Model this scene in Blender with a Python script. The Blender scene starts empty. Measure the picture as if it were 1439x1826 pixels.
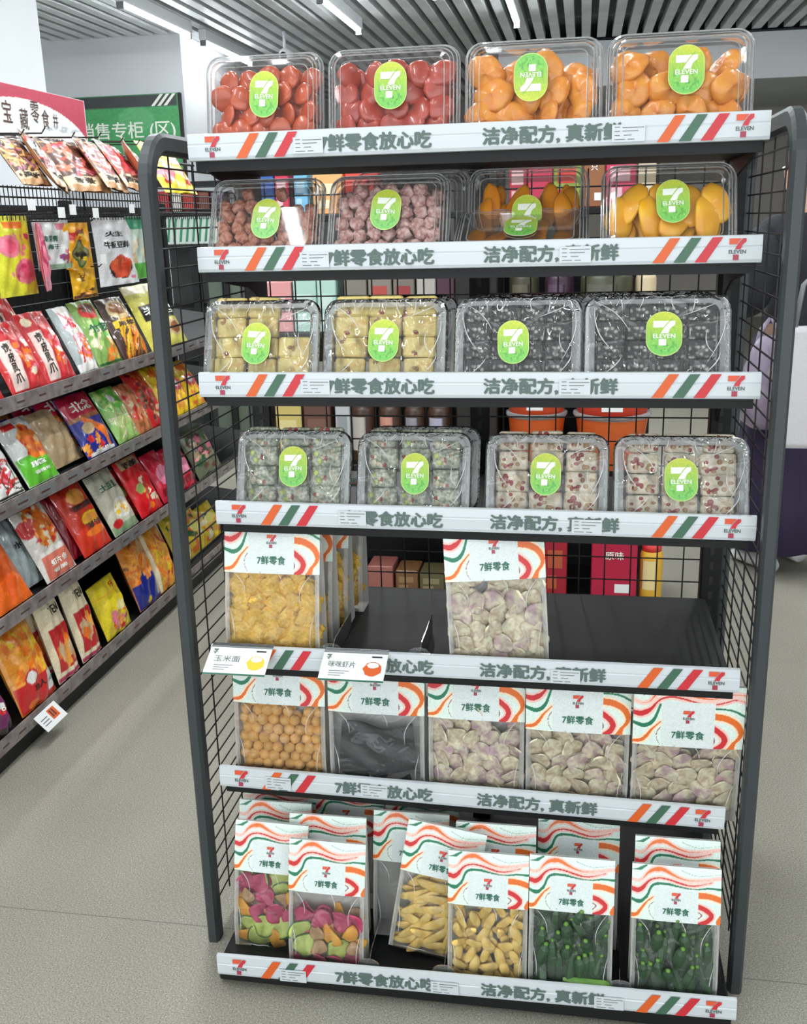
import bpy, bmesh, math, random
import numpy as np
from mathutils import Matrix, Vector, Euler
PI = math.pi
R = math.radians
# ------------------------------------------------------------------ camera, world, light, exposure
W, H, FPX = 1439, 1826, 1799.0
CAMP = Vector((0.1938, -1.6006, 1.3723))
YAW, PITCH, ROLL = R(-10.104), R(-16.076), R(-1.505)
_f = Vector((math.sin(YAW)*math.cos(PITCH), math.cos(YAW)*math.cos(PITCH), math.sin(PITCH)))
_r = Vector((math.cos(YAW), -math.sin(YAW), 0)); _u = _r.cross(_f)
CR = _r*math.cos(ROLL) + _u*math.sin(ROLL); CU = _u*math.cos(ROLL) - _r*math.sin(ROLL)
scene = bpy.context.scene
col = scene.collection
cd = bpy.data.cameras.new('camera'); cam = bpy.data.objects.new('camera', cd); col.objects.link(cam)
M4 = Matrix.Identity(4)
for i in range(3):
    M4[i][0] = CR[i]; M4[i][1] = CU[i]; M4[i][2] = -_f[i]; M4[i][3] = CAMP[i]
cam.matrix_world = M4
cd.sensor_fit = 'VERTICAL'; cd.sensor_height = 24; cd.lens = FPX/H*24; cd.clip_start = .02; cd.clip_end = 100
scene.camera = cam
vs = scene.view_settings; vs.view_transform = 'Standard'; vs.look = 'None'; vs.gamma = 1; vs.exposure = -0.45
try: vs.use_curve_mapping = False
except Exception: pass
scene.cycles.transparent_max_bounces = 40; scene.cycles.max_bounces = 7
scene.cycles.diffuse_bounces = 3; scene.cycles.glossy_bounces = 3
scene.cycles.sample_clamp_indirect = 6; scene.cycles.caustics_reflective = False; scene.cycles.caustics_refractive = False
w = bpy.data.worlds.new('world'); scene.world = w; w.use_nodes = True
w.node_tree.nodes['Background'].inputs[0].default_value = (.93, .97, 1, 1)
w.node_tree.nodes['Background'].inputs[1].default_value = 3.6
def at(px, py, x=None, y=None, z=None):
    "the point of the place that lies behind a pixel of the photograph on a given plane"
    d = _f + CR*((px-W/2)/FPX) - CU*((py-H/2)/FPX)
    i, v = [(k, v) for k, v in enumerate((x, y, z)) if v is not None][0]
    return CAMP + d*((v-CAMP[i])/d[i])
CEIL = 2.90
LAMPS = [(-3.93, 5.1), (-3.93, 3.4), (-2.86, 4.4), (-2.86, 5.95), (-2.86, 7.5), (-1.56, 6.2), (-1.56, 4.4), (-1.56, 2.4), (-.1, 3.2), (-.1, 1.0), (-.34, 6.3), (2.9, 5.6), (1.4, 4.6), (1.4, 2.4),
         (1.4, .2), (-1.56, .2), (-.1, -1.4), (-1.56, -2), (1.4, -2.2), (2.9, 3.4), (2.9, .4), (-.8, 1.3), (-.8, -.7), (-.8, 3.3), (-.8, 5.1), (-2.86, 1.2), (-2.86, -1)]  # the row over the aisle left of the rack is added to brighten it
TUBE_L = 1.2
for k, (lx, ly) in enumerate(LAMPS):
    ld = bpy.data.lights.new('tube_or_fill_light', 'AREA'); ld.shape = 'RECTANGLE'; ld.size = .045; ld.size_y = TUBE_L
    ld.energy = 6 if lx < -2.5 else (22 if lx == -.8 else 12); ld.color = (.95, .98, 1)  # strongest for the added aisle row
    lo = bpy.data.objects.new('tube_or_fill_light', ld); lo.location = (lx, ly, CEIL-.115); col.objects.link(lo)
# ------------------------------------------------------------------ helpers
def lin(c):
    c = np.asarray(c, float)/255
    return np.where(c <= .04045, c/12.92, ((c+.055)/1.055)**2.4)
def L4(c): return tuple(lin(c)) + (1,)
def mat(name, c, rough=.5, metal=0, spec=.5, noise=None, bump=None, coat=0, sub=0):
    m = bpy.data.materials.new(name); m.use_nodes = True; n = m.node_tree; b = n.nodes['Principled BSDF']
    b.inputs['Roughness'].default_value = rough; b.inputs['Metallic'].default_value = metal
    b.inputs['Specular IOR Level'].default_value = spec; b.inputs['Coat Weight'].default_value = coat
    if sub: b.inputs['Subsurface Weight'].default_value = sub; b.inputs['Subsurface Scale'].default_value = .01
    if c is not None: b.inputs['Base Color'].default_value = L4(c)
    tc = None
    if noise or bump:
        tc = n.nodes.new('ShaderNodeTexCoord')
    if noise:                                   # (second colour, scale, low, high[, kind])
        c2, sc, lo, hi = noise[:4]
        if len(noise) > 4:
            t = n.nodes.new('ShaderNodeTexVoronoi'); out = t.outputs['Distance']
        else:
            t = n.nodes.new('ShaderNodeTexNoise'); t.inputs['Detail'].default_value = 4; out = t.outputs['Fac']
        t.inputs['Scale'].default_value = sc
        n.links.new(tc.outputs['Object'], t.inputs['Vector'])
        r = n.nodes.new('ShaderNodeValToRGB'); r.color_ramp.elements[0].position = lo; r.color_ramp.elements[1].position = hi
        r.color_ramp.elements[0].color = L4(c); r.color_ramp.elements[1].color = L4(c2)
        n.links.new(out, r.inputs[0]); n.links.new(r.outputs[0], b.inputs['Base Color'])
    if bump:
        t = n.nodes.new('ShaderNodeTexNoise'); t.inputs['Scale'].default_value = bump[0]; t.inputs['Detail'].default_value = 3
        n.links.new(tc.outputs['Object'], t.inputs['Vector'])
        q = n.nodes.new('ShaderNodeBump'); q.inputs['Strength'].default_value = bump[1]; q.inputs['Distance'].default_value = bump[2]
        n.links.new(t.outputs['Fac'], q.inputs['Height']); n.links.new(q.outputs[0], b.inputs['Normal'])
    return m
def painted(name, rough=.4, coat=0, metal=0, bump=None):
    m = mat(name, None, rough, metal, coat=coat, bump=bump)
    n = m.node_tree; a = n.nodes.new('ShaderNodeAttribute'); a.attribute_name = 'Col'
    n.links.new(a.outputs['Color'], n.nodes['Principled BSDF'].inputs['Base Color'])
    return m
def clear(name, tint=(1, 1, 1), milky=.03, edge=.3, rough=.05, bump=None, gloss=1.0, body=(235, 240, 240)):
    "thin clear plastic: transmits, mirrors by Fresnel, goes milky at grazing angles"
    m = bpy.data.materials.new(name); m.use_nodes = True; n = m.node_tree; n.nodes.clear()
    o = n.nodes.new('ShaderNodeOutputMaterial'); tr = n.nodes.new('ShaderNodeBsdfTransparent'); tr.inputs[0].default_value = tuple(tint)+(1,)
    gl = n.nodes.new('ShaderNodeBsdfGlossy'); gl.inputs['Roughness'].default_value = rough
    df = n.nodes.new('ShaderNodeBsdfDiffuse'); df.inputs[0].default_value = L4(body)
    fr = n.nodes.new('ShaderNodeFresnel'); fr.inputs[0].default_value = 1.5
    lw = n.nodes.new('ShaderNodeLayerWeight'); lw.inputs[0].default_value = .35
    mr = n.nodes.new('ShaderNodeMapRange'); mr.inputs[3].default_value = milky; mr.inputs[4].default_value = milky+edge
    n.links.new(lw.outputs['Facing'], mr.inputs[0])
    m1 = n.nodes.new('ShaderNodeMixShader'); m2 = n.nodes.new('ShaderNodeMixShader')
    n.links.new(mr.outputs[0], m1.inputs[0]); n.links.new(tr.outputs[0], m1.inputs[1]); n.links.new(df.outputs[0], m1.inputs[2])
    mu = n.nodes.new('ShaderNodeMath'); mu.operation = 'MULTIPLY'; mu.inputs[1].default_value = gloss
    n.links.new(fr.outputs[0], mu.inputs[0]); n.links.new(mu.outputs[0], m2.inputs[0])
    n.links.new(m1.outputs[0], m2.inputs[1]); n.links.new(gl.outputs[0], m2.inputs[2]); n.links.new(m2.outputs[0], o.inputs[0])
    if bump:
        tc = n.nodes.new('ShaderNodeTexCoord'); mp = n.nodes.new('ShaderNodeMapping'); mp.inputs['Scale'].default_value = bump[3] if len(bump) > 3 else (1, 1, 1)
        t = n.nodes.new('ShaderNodeTexNoise'); t.inputs['Scale'].default_value = bump[0]; t.inputs['Detail'].default_value = 2; t.inputs['Distortion'].default_value = 1.2
        n.links.new(tc.outputs['Object'], mp.inputs[0]); n.links.new(mp.outputs[0], t.inputs['Vector'])
        q = n.nodes.new('ShaderNodeBump'); q.inputs['Strength'].default_value = bump[1]; q.inputs['Distance'].default_value = bump[2]
        n.links.new(t.outputs['Fac'], q.inputs['Height'])
        for s in (gl, df, fr): n.links.new(q.outputs[0], s.inputs['Normal'])
    return m
class Geo:
    def __init__(s): s.v = []; s.f = []; s.m = []; s.c = {}; s.mats = []; s.sm = []
    def mi(s, m):
        if m not in s.mats: s.mats.append(m)
        return s.mats.index(m)
    def add(s, V, F, m, cols=None, smooth=False, T=None):
        b = len(s.v)
        for p in V: s.v.append(tuple(T @ Vector(p)) if T is not None else tuple(p))
        k = s.mi(m)
        for f in F: s.f.append(tuple(b+i for i in f)); s.m.append(k); s.sm.append(smooth)
        if cols is not None: s.c[b] = np.asarray(cols)
        return s
    def box(s, x0, y0, z0, x1, y1, z1, m, T=None, bev=0):
        if bev:
            b = bev
            ring = [(x0+b, y0), (x1-b, y0), (x1, y0+b), (x1, y1-b), (x1-b, y1), (x0+b, y1), (x0, y1-b), (x0, y0+b)]
            cx, cy = (x0+x1)/2, (y0+y1)/2
            V = []
            for z, k in ((z0, b), (z0+b, 0), (z1-b, 0), (z1, b)):
                for x, y in ring:
                    V.append((x-(k if x > cx else -k)*(1 if k else 0), y-(k if y > cy else -k)*(1 if k else 0), z))
            F = [tuple(reversed(range(8))), tuple(range(24, 32))]
            for j in range(3):
                for i in range(8): F.append((j*8+i, j*8+(i+1) % 8, j*8+8+(i+1) % 8, j*8+8+i))
            return s.add(V, F, m, T=T)
        V = [(x, y, z) for z in (z0, z1) for y in (y0, y1) for x in (x0, x1)]
        return s.add(V, [(0, 2, 3, 1), (4, 5, 7, 6), (0, 1, 5, 4), (2, 6, 7, 3), (0, 4, 6, 2), (1, 3, 7, 5)], m, T=T)
    def tube(s, pts, r, m, n=6, T=None, caps=True):
        pts = [Vector(p) for p in pts]; V = []; F = []
        for i, p in enumerate(pts):
            d = (pts[min(i+1, len(pts)-1)]-pts[max(i-1, 0)]).normalized()
            a = d.orthogonal() if abs(d.z) > .9 else d.cross(Vector((0, 0, 1)))
            if abs(d.z) > .9: a = Vector((1, 0, 0)) - d*d.x
            a.normalize(); b = d.cross(a); rr = r[i] if isinstance(r, (list, tuple)) else r
            for k in range(n):
                t = 2*PI*k/n; V.append(p+a*math.cos(t)*rr+b*math.sin(t)*rr)
        for i in range(len(pts)-1):
            for k in range(n): F.append((i*n+k, i*n+(k+1) % n, (i+1)*n+(k+1) % n, (i+1)*n+k))
        if caps: F += [tuple(reversed(range(n))), tuple(range((len(pts)-1)*n, len(pts)*n))]
        return s.add(V, F, m, smooth=n > 5, T=T)
    def loft(s, rings, m, cap0=True, cap1=True, smooth=False, T=None):
        n = len(rings[0]); V = [p for r_ in rings for p in r_]; F = []
        for j in range(len(rings)-1):
            for i in range(n): F.append((j*n+i, j*n+(i+1) % n, (j+1)*n+(i+1) % n, (j+1)*n+i))
        if cap0: F.append(tuple(reversed(range(n))))
        if cap1: F.append(tuple(range((len(rings)-1)*n, len(rings)*n)))
        return s.add(V, F, m, smooth=smooth, T=T)
    def poly(s, pts, m, y=0, T=None):            # flat outline in the x-z plane facing -y
        V = [(x, y, z) for x, z in pts]
        a = sum(pts[i][0]*pts[(i+1) % len(pts)][1]-pts[(i+1) % len(pts)][0]*pts[i][1] for i in range(len(pts)))
        F = [tuple(range(len(pts)))] if a > 0 else [tuple(reversed(range(len(pts))))]
        return s.add(V, F, m, T=T)
    def grid(s, nu, nv, fn, m, cols=None, smooth=True, T=None, flip=False):
        U, V_ = np.meshgrid(np.linspace(0, 1, nu), np.linspace(0, 1, nv))
        U = U.ravel(); V_ = V_.ravel(); P = [fn(a, b) for a, b in zip(U, V_)]
        F = []
        for j in range(nv-1):
            for i in range(nu-1):
                q = (j*nu+i, j*nu+i+1, (j+1)*nu+i+1, (j+1)*nu+i)
                F.append(q[::-1] if flip else q)
        return s.add(P, F, m, cols=None if cols is None else cols(U, V_), smooth=smooth, T=T)
    def sphere(s, c, r, m, nu=14, nv=8, T=None, noise=0, seed=0, cols=None):
        rr = r if isinstance(r, (tuple, list)) else (r, r, r); rnd = random.Random(seed); ph = [rnd.uniform(0, 6.3) for _ in range(6)]
        V = []; F = []
        for j in range(nv+1):
            t = PI*j/nv
            for i in range(nu):
                p = 2*PI*i/nu; x, y, z = math.sin(t)*math.cos(p), math.sin(t)*math.sin(p), math.cos(t)
                k = 1+noise*(math.sin(3.1*x+ph[0])*math.cos(4.3*z+ph[1])+.6*math.sin(7*y+ph[2]+3*x)+.5*math.sin(9*z+ph[3]+5*x))
                V.append((c[0]+rr[0]*x*k, c[1]+rr[1]*y*k, c[2]+rr[2]*z*k))
        for j in range(nv):
            for i in range(nu): F.append((j*nu+i, (j+1)*nu+i, (j+1)*nu+(i+1) % nu, j*nu+(i+1) % nu))
        return s.add(V, F, m, smooth=True, T=T)
    def text(s, body, m, x, z, h, y=0, width=None, align='C', bold=.0, T=None, surf=None):
        V, F, tw = glyphs(body, 0.0)
        if bold > 0:                              # heavier strokes: the outline printed again a hair to each side
            n = len(V); V0, F0 = V, F; V, F = [], []
            for k, (a, b) in enumerate(((0, 0), (bold, 0), (-bold, 0), (0, bold*.7), (0, -bold*.7))):
                V += [(p+a, q+b) for p, q in V0]; F += [tuple(i+k*n for i in f) for f in F0]
        sx = (width/tw) if width else h
        x0 = x-(tw*sx/2 if align == 'C' else 0)
        P = []
        for a, b in V:
            X, Z = x0+a*sx, z+(b-.5)*h
            P.append((X, (surf(X, Z) if surf else 0)+y-(.00007*(len(P)*5//max(1, len(V))) if bold > 0 else 0), Z))
        return s.add(P, F, m, T=T)
    def mesh(s, name):
        me = bpy.data.meshes.new(name); me.from_pydata(s.v, [], s.f)
        for m in s.mats: me.materials.append(m)
        me.polygons.foreach_set('material_index', s.m); me.polygons.foreach_set('use_smooth', s.sm)
        if s.c:
            a = me.color_attributes.new('Col', 'FLOAT_COLOR', 'POINT'); d = np.ones((len(s.v), 4)); d[:, :3] = .8
            for b, c in s.c.items(): d[b:b+len(c), :3] = c
            a.data.foreach_set('color', d.ravel())
        me.update(); return me
    def build(s, name, parent=None, loc=None, rot=None):
        o = bpy.data.objects.new(name, s.mesh(name)); col.objects.link(o)
        if parent: o.parent = parent
        if loc is not None: o.location = loc
        if rot is not None: o.rotation_euler = rot
        return o
def inst(name, me, parent=None, Mx=None):
    o = bpy.data.objects.new(name, me); col.objects.link(o); o.parent = parent
    if Mx is not None: o.matrix_world = Mx
    return o
def thing(name, label, cat, loc=(0, 0, 0), rot=(0, 0, 0), group=None, Mx=None):
    o = bpy.data.objects.new(name, None); o.empty_display_size = .05; col.objects.link(o); o.location = loc; o.rotation_euler = rot
    if Mx is not None: o.matrix_world = Mx
    return tag(o, label, cat, group)
def tag(o, label, cat, group=None):
    o['label'] = label; o['category'] = cat
    if group: o['group'] = group
    return o
def struct(o): o['kind'] = 'structure'; return o
_g = {}
def glyphs(body, bold=0.0):
    k = (body, bold)
    if k in _g: return _g[k]
    cu = bpy.data.curves.new('t', 'FONT'); cu.body = body; cu.size = 1; cu.offset = bold; cu.resolution_u = 2
    ob = bpy.data.objects.new('t', cu); col.objects.link(ob)
    dg = bpy.context.evaluated_depsgraph_get(); dg.update()
    me = bpy.data.meshes.new_from_object(ob.evaluated_get(dg), depsgraph=dg)
    V = np.array([v.co[:2] for v in me.vertices]) if len(me.vertices) else np.zeros((3, 2)); F = []
    for p in me.polygons:
        q = list(p.vertices); F.append(tuple(q if p.normal.z > 0 else q[::-1]))
    bpy.data.objects.remove(ob); bpy.data.curves.remove(cu); bpy.data.meshes.remove(me)
    lo, hi = V.min(0), V.max(0); s_ = max(hi[1]-lo[1], 1e-6)
    V = (V-lo)/s_; _g[k] = (V.tolist(), F, (hi[0]-lo[0])/s_); return _g[k]
# ------------------------------------------------------------------ print: painting colours on fine grids
class Art:
    "a printed design: colour as a function of position on the sheet (u right, v up, both 0..1)"
    def __init__(s, base, asp=1.0, seed=1): s.base = base; s.ops = []; s.asp = asp; s.rnd = np.random.RandomState(seed)
    def add(s, fn, c): s.ops.append((fn, c)); return s
    def rect(s, u0, v0, u1, v1, c): return s.add(lambda u, v: (u > u0) & (u < u1) & (v > v0) & (v < v1), c)
    def band(s, u0, v0, u1, v1, sl, c): return s.add(lambda u, v: (u > u0) & (u < u1) & (v > v0+sl*u) & (v < v1+sl*u), c)
    def ell(s, cu, cv, ru, rv, c, wob=0):
        ph = s.rnd.rand()*6
        def f(u, v):
            a = np.arctan2((v-cv)/rv, (u-cu)/ru); return np.hypot((u-cu)/ru, (v-cv)/rv) < 1+wob*np.sin(5*a+ph)
        return s.add(f, c)
    def blobs(s, n, u0, v0, u1, v1, r, cols):
        for _ in range(n):
            s.ell(s.rnd.uniform(u0, u1), s.rnd.uniform(v0, v1), r*s.rnd.uniform(.6, 1.3), r*s.asp*s.rnd.uniform(.6, 1.3), cols[s.rnd.randint(len(cols))], .15)
        return s
    def sticks(s, n, u0, v0, u1, v1, L, wd, cols, ang=(0, 3.14)):
        for _ in range(n):
            a = s.rnd.uniform(*ang); cu, cv = s.rnd.uniform(u0, u1), s.rnd.uniform(v0, v1); c = cols[s.rnd.randint(len(cols))]
            def f(u, v, a=a, cu=cu, cv=cv):
                x, y = u-cu, (v-cv)/s.asp; p = x*np.cos(a)+y*np.sin(a); q = -x*np.sin(a)+y*np.cos(a) + .6*p*p
                return (np.abs(p) < L) & (np.abs(q) < wd)
            s.add(f, c)
        return s
    def stroke(s, pts, ws, c, pad=0):
        P = np.array(pts, float); n = len(P)
        ws = np.array(ws if isinstance(ws, (list, tuple)) else [ws]*n, float)
        S = []; Wd = []
        for i in range(n-1):
            p0, p1, p2, p3 = P[max(i-1, 0)], P[i], P[i+1], P[min(i+2, n-1)]
            for t in np.linspace(0, 1, 10, endpoint=False):
                S.append(.5*((2*p1)+(-p0+p2)*t+(2*p0-5*p1+4*p2-p3)*t*t+(-p0+3*p1-3*p2+p3)*t**3)); Wd.append(ws[i]*(1-t)+ws[i+1]*t)
        S.append(P[-1]); Wd.append(ws[-1]); S = np.array(S); Wd = np.array(Wd)/2+pad
        A = s.asp
        def f(u, v):
            X = np.stack([u, v/A], 1)[:, None, :]-np.stack([S[:, 0], S[:, 1]/A], 1)[None]
            return (np.hypot(X[..., 0], X[..., 1])-Wd[None]).min(1) < 0
        return s.add(f, c)
    def __call__(s, u, v):
        out = np.tile(np.array(s.base, float), (len(u), 1))
        for f, c in s.ops:
            if callable(c): k = f(u, v); out[k] = c(u[k], v[k])
            else: out[f(u, v)] = c
        k = np.random.RandomState(len(u)).rand(len(u)); return lin(np.clip(out*(1+.10*(k-.5))[:, None], 0, 255))
# ------------------------------------------------------------------ materials
M = dict(
    black=mat('black_powder_coated_steel', (24, 25, 26), .5, spec=.3),
    post=mat('charcoal_powder_coated_steel', (56, 62, 64), .42),
    wire=mat('black_wire', (22, 23, 24), .5),
    white=mat('white_paint', (230, 234, 237), .6, noise=((222, 227, 231), 2.0, .3, .7)),
    strip=mat('price_rail_white', (208, 216, 220), .3, coat=.3),
    card=mat('white_card', (244, 248, 247), .35, coat=.2),
    tgreen=mat('print_grey_green', (92, 112, 106), .5), dgreen=mat('print_deep_green', (28, 105, 80), .5),
    orange=mat('print_orange', (222, 98, 40), .4), green=mat('print_stripe_green', (66, 105, 84), .4), red=mat('print_red', (205, 48, 58), .4),
    lorange=mat('logo_orange', (226, 92, 58), .4), lred=mat('logo_red', (205, 52, 62), .4), lpurp=mat('logo_dark_red', (168, 60, 82), .4), ldark=mat('logo_dark_green', (70, 88, 80), .4),
    pwhite=mat('print_white', (245, 250, 238), .5), pblack=mat('print_black', (30, 28, 26), .5), pred=mat('print_crimson', (190, 36, 40), .5), pbrown=mat('print_brown', (84, 56, 50), .5),
    pgrey=mat('print_grey', (120, 124, 126), .5), pyel=mat('print_yellow', (250, 214, 60), .5), pnavy=mat('print_navy', (30, 40, 120), .5),
    print=painted('printed_film', .3, coat=.35, bump=(30, .35, .006)), sticker=painted('printed_sticker', .35, coat=.2), paper=painted('printed_paper', .45, coat=.15),
    tray=clear('clear_tray_plastic', milky=.015, edge=.12, rough=.05, gloss=.6), rim=clear('clear_tray_rim', milky=.16, edge=.5, rough=.1),
    frost=clear('frosted_tray_rim', milky=.52, edge=.3, rough=.18, bump=(120, .5, .003)),
    film=clear('cling_film', milky=.03, edge=.08, rough=.05, bump=(13, 1.0, .016, (1, 1, .45)), gloss=1.5),
    crease_glare=clear('film_crease_glare', milky=.62, edge=.3, rough=.12, gloss=1.5, body=(252, 253, 253)),  # whitish body puts the glare along film creases into the colour
    window=clear('clear_bag_film', milky=.03, edge=.05, rough=.06, bump=(22, 1.0, .009), gloss=.8),
    pouch=clear('translucent_bag_film', milky=.42, edge=.3, rough=.25, bump=(24, .5, .005), body=(232, 232, 226)),
    side=clear('white_translucent_bag', milky=.55, edge=.2, rough=.35, bump=(30, .3, .004), gloss=.5, body=(238, 238, 232)),
    acrylic=clear('clear_acrylic', milky=.05, edge=.3, rough=.08),
    label=clear('clear_price_label', milky=.55, edge=.1, rough=.12, body=(246, 250, 250)),
)
WHITE3 = (236, 240, 240)
# ------------------------------------------------------------------ room shell
fl = bpy.data.materials.new('speckled_grey_vinyl'); fl.use_nodes = True
def floor_mat(m):
    n = m.node_tree; b = n.nodes['Principled BSDF']; b.inputs['Roughness'].default_value = .42; b.inputs['Specular IOR Level'].default_value = .35
    g = n.nodes.new('ShaderNodeNewGeometry')
    v = n.nodes.new('ShaderNodeTexNoise'); v.inputs['Scale'].default_value = 330; v.inputs['Detail'].default_value = 2
    r = n.nodes.new('ShaderNodeValToRGB'); E = r.color_ramp.elements
    E[0].position = .28; E[0].color = L4((116, 113, 102)); E[1].position = .5; E[1].color = L4((158, 155, 142))
    e = E.new(.62); e.color = L4((168, 165, 152)); e = E.new(.74); e.color = L4((212, 210, 198))
    n.links.new(g.outputs['Position'], v.inputs['Vector']); n.links.new(v.outputs['Fac'], r.inputs[0])
    v2 = n.nodes.new('ShaderNodeTexNoise'); v2.inputs['Scale'].default_value = 2.2; v2.inputs['Detail'].default_value = 3
    n.links.new(g.outputs['Position'], v2.inputs['Vector'])
    mx = n.nodes.new('ShaderNodeMix'); mx.data_type = 'RGBA'; mx.blend_type = 'MULTIPLY'; mx.inputs[0].default_value = .35
    r2 = n.nodes.new('ShaderNodeValToRGB'); r2.color_ramp.elements[0].color = (.72, .7, .66, 1); r2.color_ramp.elements[1].color = (1, 1, 1, 1)
    r2.color_ramp.elements[0].position = .3; r2.color_ramp.elements[1].position = .6
    n.links.new(v2.outputs['Fac'], r2.inputs[0]); n.links.new(r.outputs[0], mx.inputs[6]); n.links.new(r2.outputs[0], mx.inputs[7])
    # joints between the sheets: thin lines
    sp = n.nodes.new('ShaderNodeSeparateXYZ'); n.links.new(g.outputs['Position'], sp.inputs[0])
    def line(sock, off, per, hw):
        a = n.nodes.new('ShaderNodeMath'); a.operation = 'ADD'; a.inputs[1].default_value = off; n.links.new(sock, a.inputs[0])
        c_ = n.nodes.new('ShaderNodeMath'); c_.operation = 'PINGPONG'; c_.inputs[1].default_value = per/2; n.links.new(a.outputs[0], c_.inputs[0])
        d = n.nodes.new('ShaderNodeMath'); d.operation = 'LESS_THAN'; d.inputs[1].default_value = hw; n.links.new(c_.outputs[0], d.inputs[0]); return d.outputs[0]
    l1 = line(sp.outputs['Y'], -.045+30, 3.0, .0011)
    m3 = n.nodes.new('ShaderNodeMix'); m3.data_type = 'RGBA'; m3.inputs[7].default_value = L4((112, 108, 100))
    n.links.new(l1, m3.inputs[0]); n.links.new(mx.outputs[2], m3.inputs[6]); n.links.new(m3.outputs[2], b.inputs['Base Color'])
floor_mat(fl)
g = Geo(); g.box(-7, -5, -.1, 7, 18, 0, fl); struct(g.build('floor'))
wallm = mat('white_wall_paint', (222, 226, 230), .7, noise=((214, 219, 224), 1.2, .35, .65))
taupe = mat('taupe_wall', (196, 190, 182), .7, noise=((184, 178, 171), .8, .3, .7))
g = Geo(); g.box(-7.1, -5, 0, -7, 18, 3.2, wallm); struct(g.build('wall_left'))
g = Geo(); g.box(7, -5, 0, 7.1, 18, 3.2, wallm); struct(g.build('wall_right'))
g = Geo(); g.box(-7, 13, 0, 7, 13.1, 3.2, taupe); struct(g.build('wall_back'))
# white store room block on the left
bc = at(320, 60, z=CEIL)
g = Geo(); g.box(-7, bc.y, 0, bc.x, 12.9, CEIL+.1, wallm); struct(g.build('wall_storeroom'))
# bulkhead on the right
b0 = at(1350, 180, y=8.4); b1 = at(1350, 140, y=8.4)
g = Geo(); g.box(-.6, 8.4, b1.z, 7, 11.0, CEIL-.02, wallm); struct(g.build('trim_1'))
g = Geo(); g.box(-.6, 11.3, b1.z-.15, 7, 11.4, CEIL-.02, taupe); struct(g.build('trim_2'))
# pillar behind the gondola
pc = at(75, 80, y=3.7)
g = Geo(); g.box(pc.x-1.1, 3.1, 0, pc.x, 3.7, CEIL+.1, wallm, bev=.01); struct(g.build('wall_pillar'))
# ceiling: plenum and aluminium baffles
plen = mat('dark_plenum', (160, 164, 168), .8); slat = mat('silver_baffle', (236, 240, 242), .35, metal=.1, noise=((214, 219, 222), 3, .35, .65))
g = Geo(); g.box(-7, -5, CEIL+.16, 7, 13, CEIL+.2, plen)
k = 0
x = -6.98
while x < 7:
    g.box(x, -5, CEIL-.0, x+.075, 8.35 if x > -.62 else 12.9, CEIL+.06, slat)
    x += .132
for yy in np.arange(-4.5, 12.5, 1.35): g.box(-7, yy, CEIL+.061, 7, yy+.04, CEIL+.09, plen)
struct(g.build('ceiling'))
tubem = bpy.data.materials.new('lit_tube'); tubem.use_nodes = True
e = tubem.node_tree.nodes['Principled BSDF']; e.inputs['Emission Color'].default_value = (.95, .98, 1, 1); e.inputs['Emission Strength'].default_value = 48
for i, (lx, ly) in enumerate(LAMPS):
    if ly < 0: continue
    side = 'left' if lx < -2.5 else ('middle' if lx < .5 else 'right')
    seen = {(-3.93, 5.1): 'bright ceiling tube light beside the white pillar at far left', (-2.86, 4.4): 'ceiling tube light at the near end of the long row left of centre',
            (-2.86, 5.95): 'middle ceiling tube light of the long row above the storeroom wall', (-2.86, 7.5): 'farthest ceiling tube light of the row, next to the small camera',
            (-1.56, 6.2): 'ceiling tube light above the red fruit trays'}
    t = thing('ceiling_tube_or_fill_light', seen.get((lx, ly), 'white ceiling tube light under the silver baffles; the aisle row is added fill'), 'light', (lx, ly, CEIL), group='ceiling tube lights')
    g = Geo(); g.box(-.03, -TUBE_L/2-.03, -.085, .03, TUBE_L/2+.03, -.0, M['white'], bev=.006); g.build('housing', t)
    g = Geo(); g.tube([(0, -TUBE_L/2, -.1), (0, TUBE_L/2, -.1)], .013, tubem, n=10); g.build('tube', t)
    g = Geo()
    for s_ in (-1, 1): g.box(-.022, s_*(TUBE_L/2+.012)-.012, -.125, .022, s_*(TUBE_L/2+.012)+.012, -.08, M['pgrey'])
    g.build('end_cap', t)
# security camera by the last tube
q = at(508, 97, y=7.2)
t = thing('security_camera', 'small white dome camera hanging under the ceiling at the end of the tube light row', 'camera', q)
g = Geo(); g.tube([(0, 0, 0), (0, 0, CEIL-q.z)], .012, M['white']); g.build('stem', t)
g = Geo(); g.sphere((0, 0, 0), .05, M['white']); g.box(-.04, -.02, -.02, .04, .1, .04, M['white'], bev=.01); g.build('housing', t)
g = Geo(); g.tube([(0, -.06, -.015), (0, -.03, -.015)], .028, M['pblack'], n=12); g.build('lens', t)
# green hygiene board on the storeroom wall
s0, s1 = at(60, 168, y=bc.y-.02), at(331, 320, y=bc.y-.02); zt = at(328, 165, y=bc.y-.02).z; zb = s1.z; zk = at(329, 187, y=bc.y-.02).z
def board_art():
    a = Art((74, 160, 98)); kk = (zk-zb)/(zt-zb); a.rect(0, kk, 1, 1, (62, 66, 68))
    a.ell(.70, .72, .12, .14, (96, 176, 116)); a.ell(.3, .1, .3, .3, (66, 150, 92))
    return a
bw = s1.x-s0.x
t = thing('wall_sign', 'large green and black board with white Chinese writing on the storeroom wall', 'sign', (s0.x, bc.y-.03, zb))
g = Geo(); hb = zt-zb
g.grid(60, 60, lambda u, v: (u*bw, -.012, v*hb), M['paper'], cols=board_art(), smooth=False); g.box(0, -.0115, 0, bw, .02, hb, M['pgrey'])
tz = at(240, 235, y=bc.y).z-zb; xr = at(313, 240, y=bc.y).x-s0.x; xl = at(150, 240, y=bc.y).x-s0.x
g.text('食品销售专柜 (区)', M['pwhite'], (xr+xl)/2-.15, tz, .155, y=-.014, width=(xr-xl)+.34, bold=.012)
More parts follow.
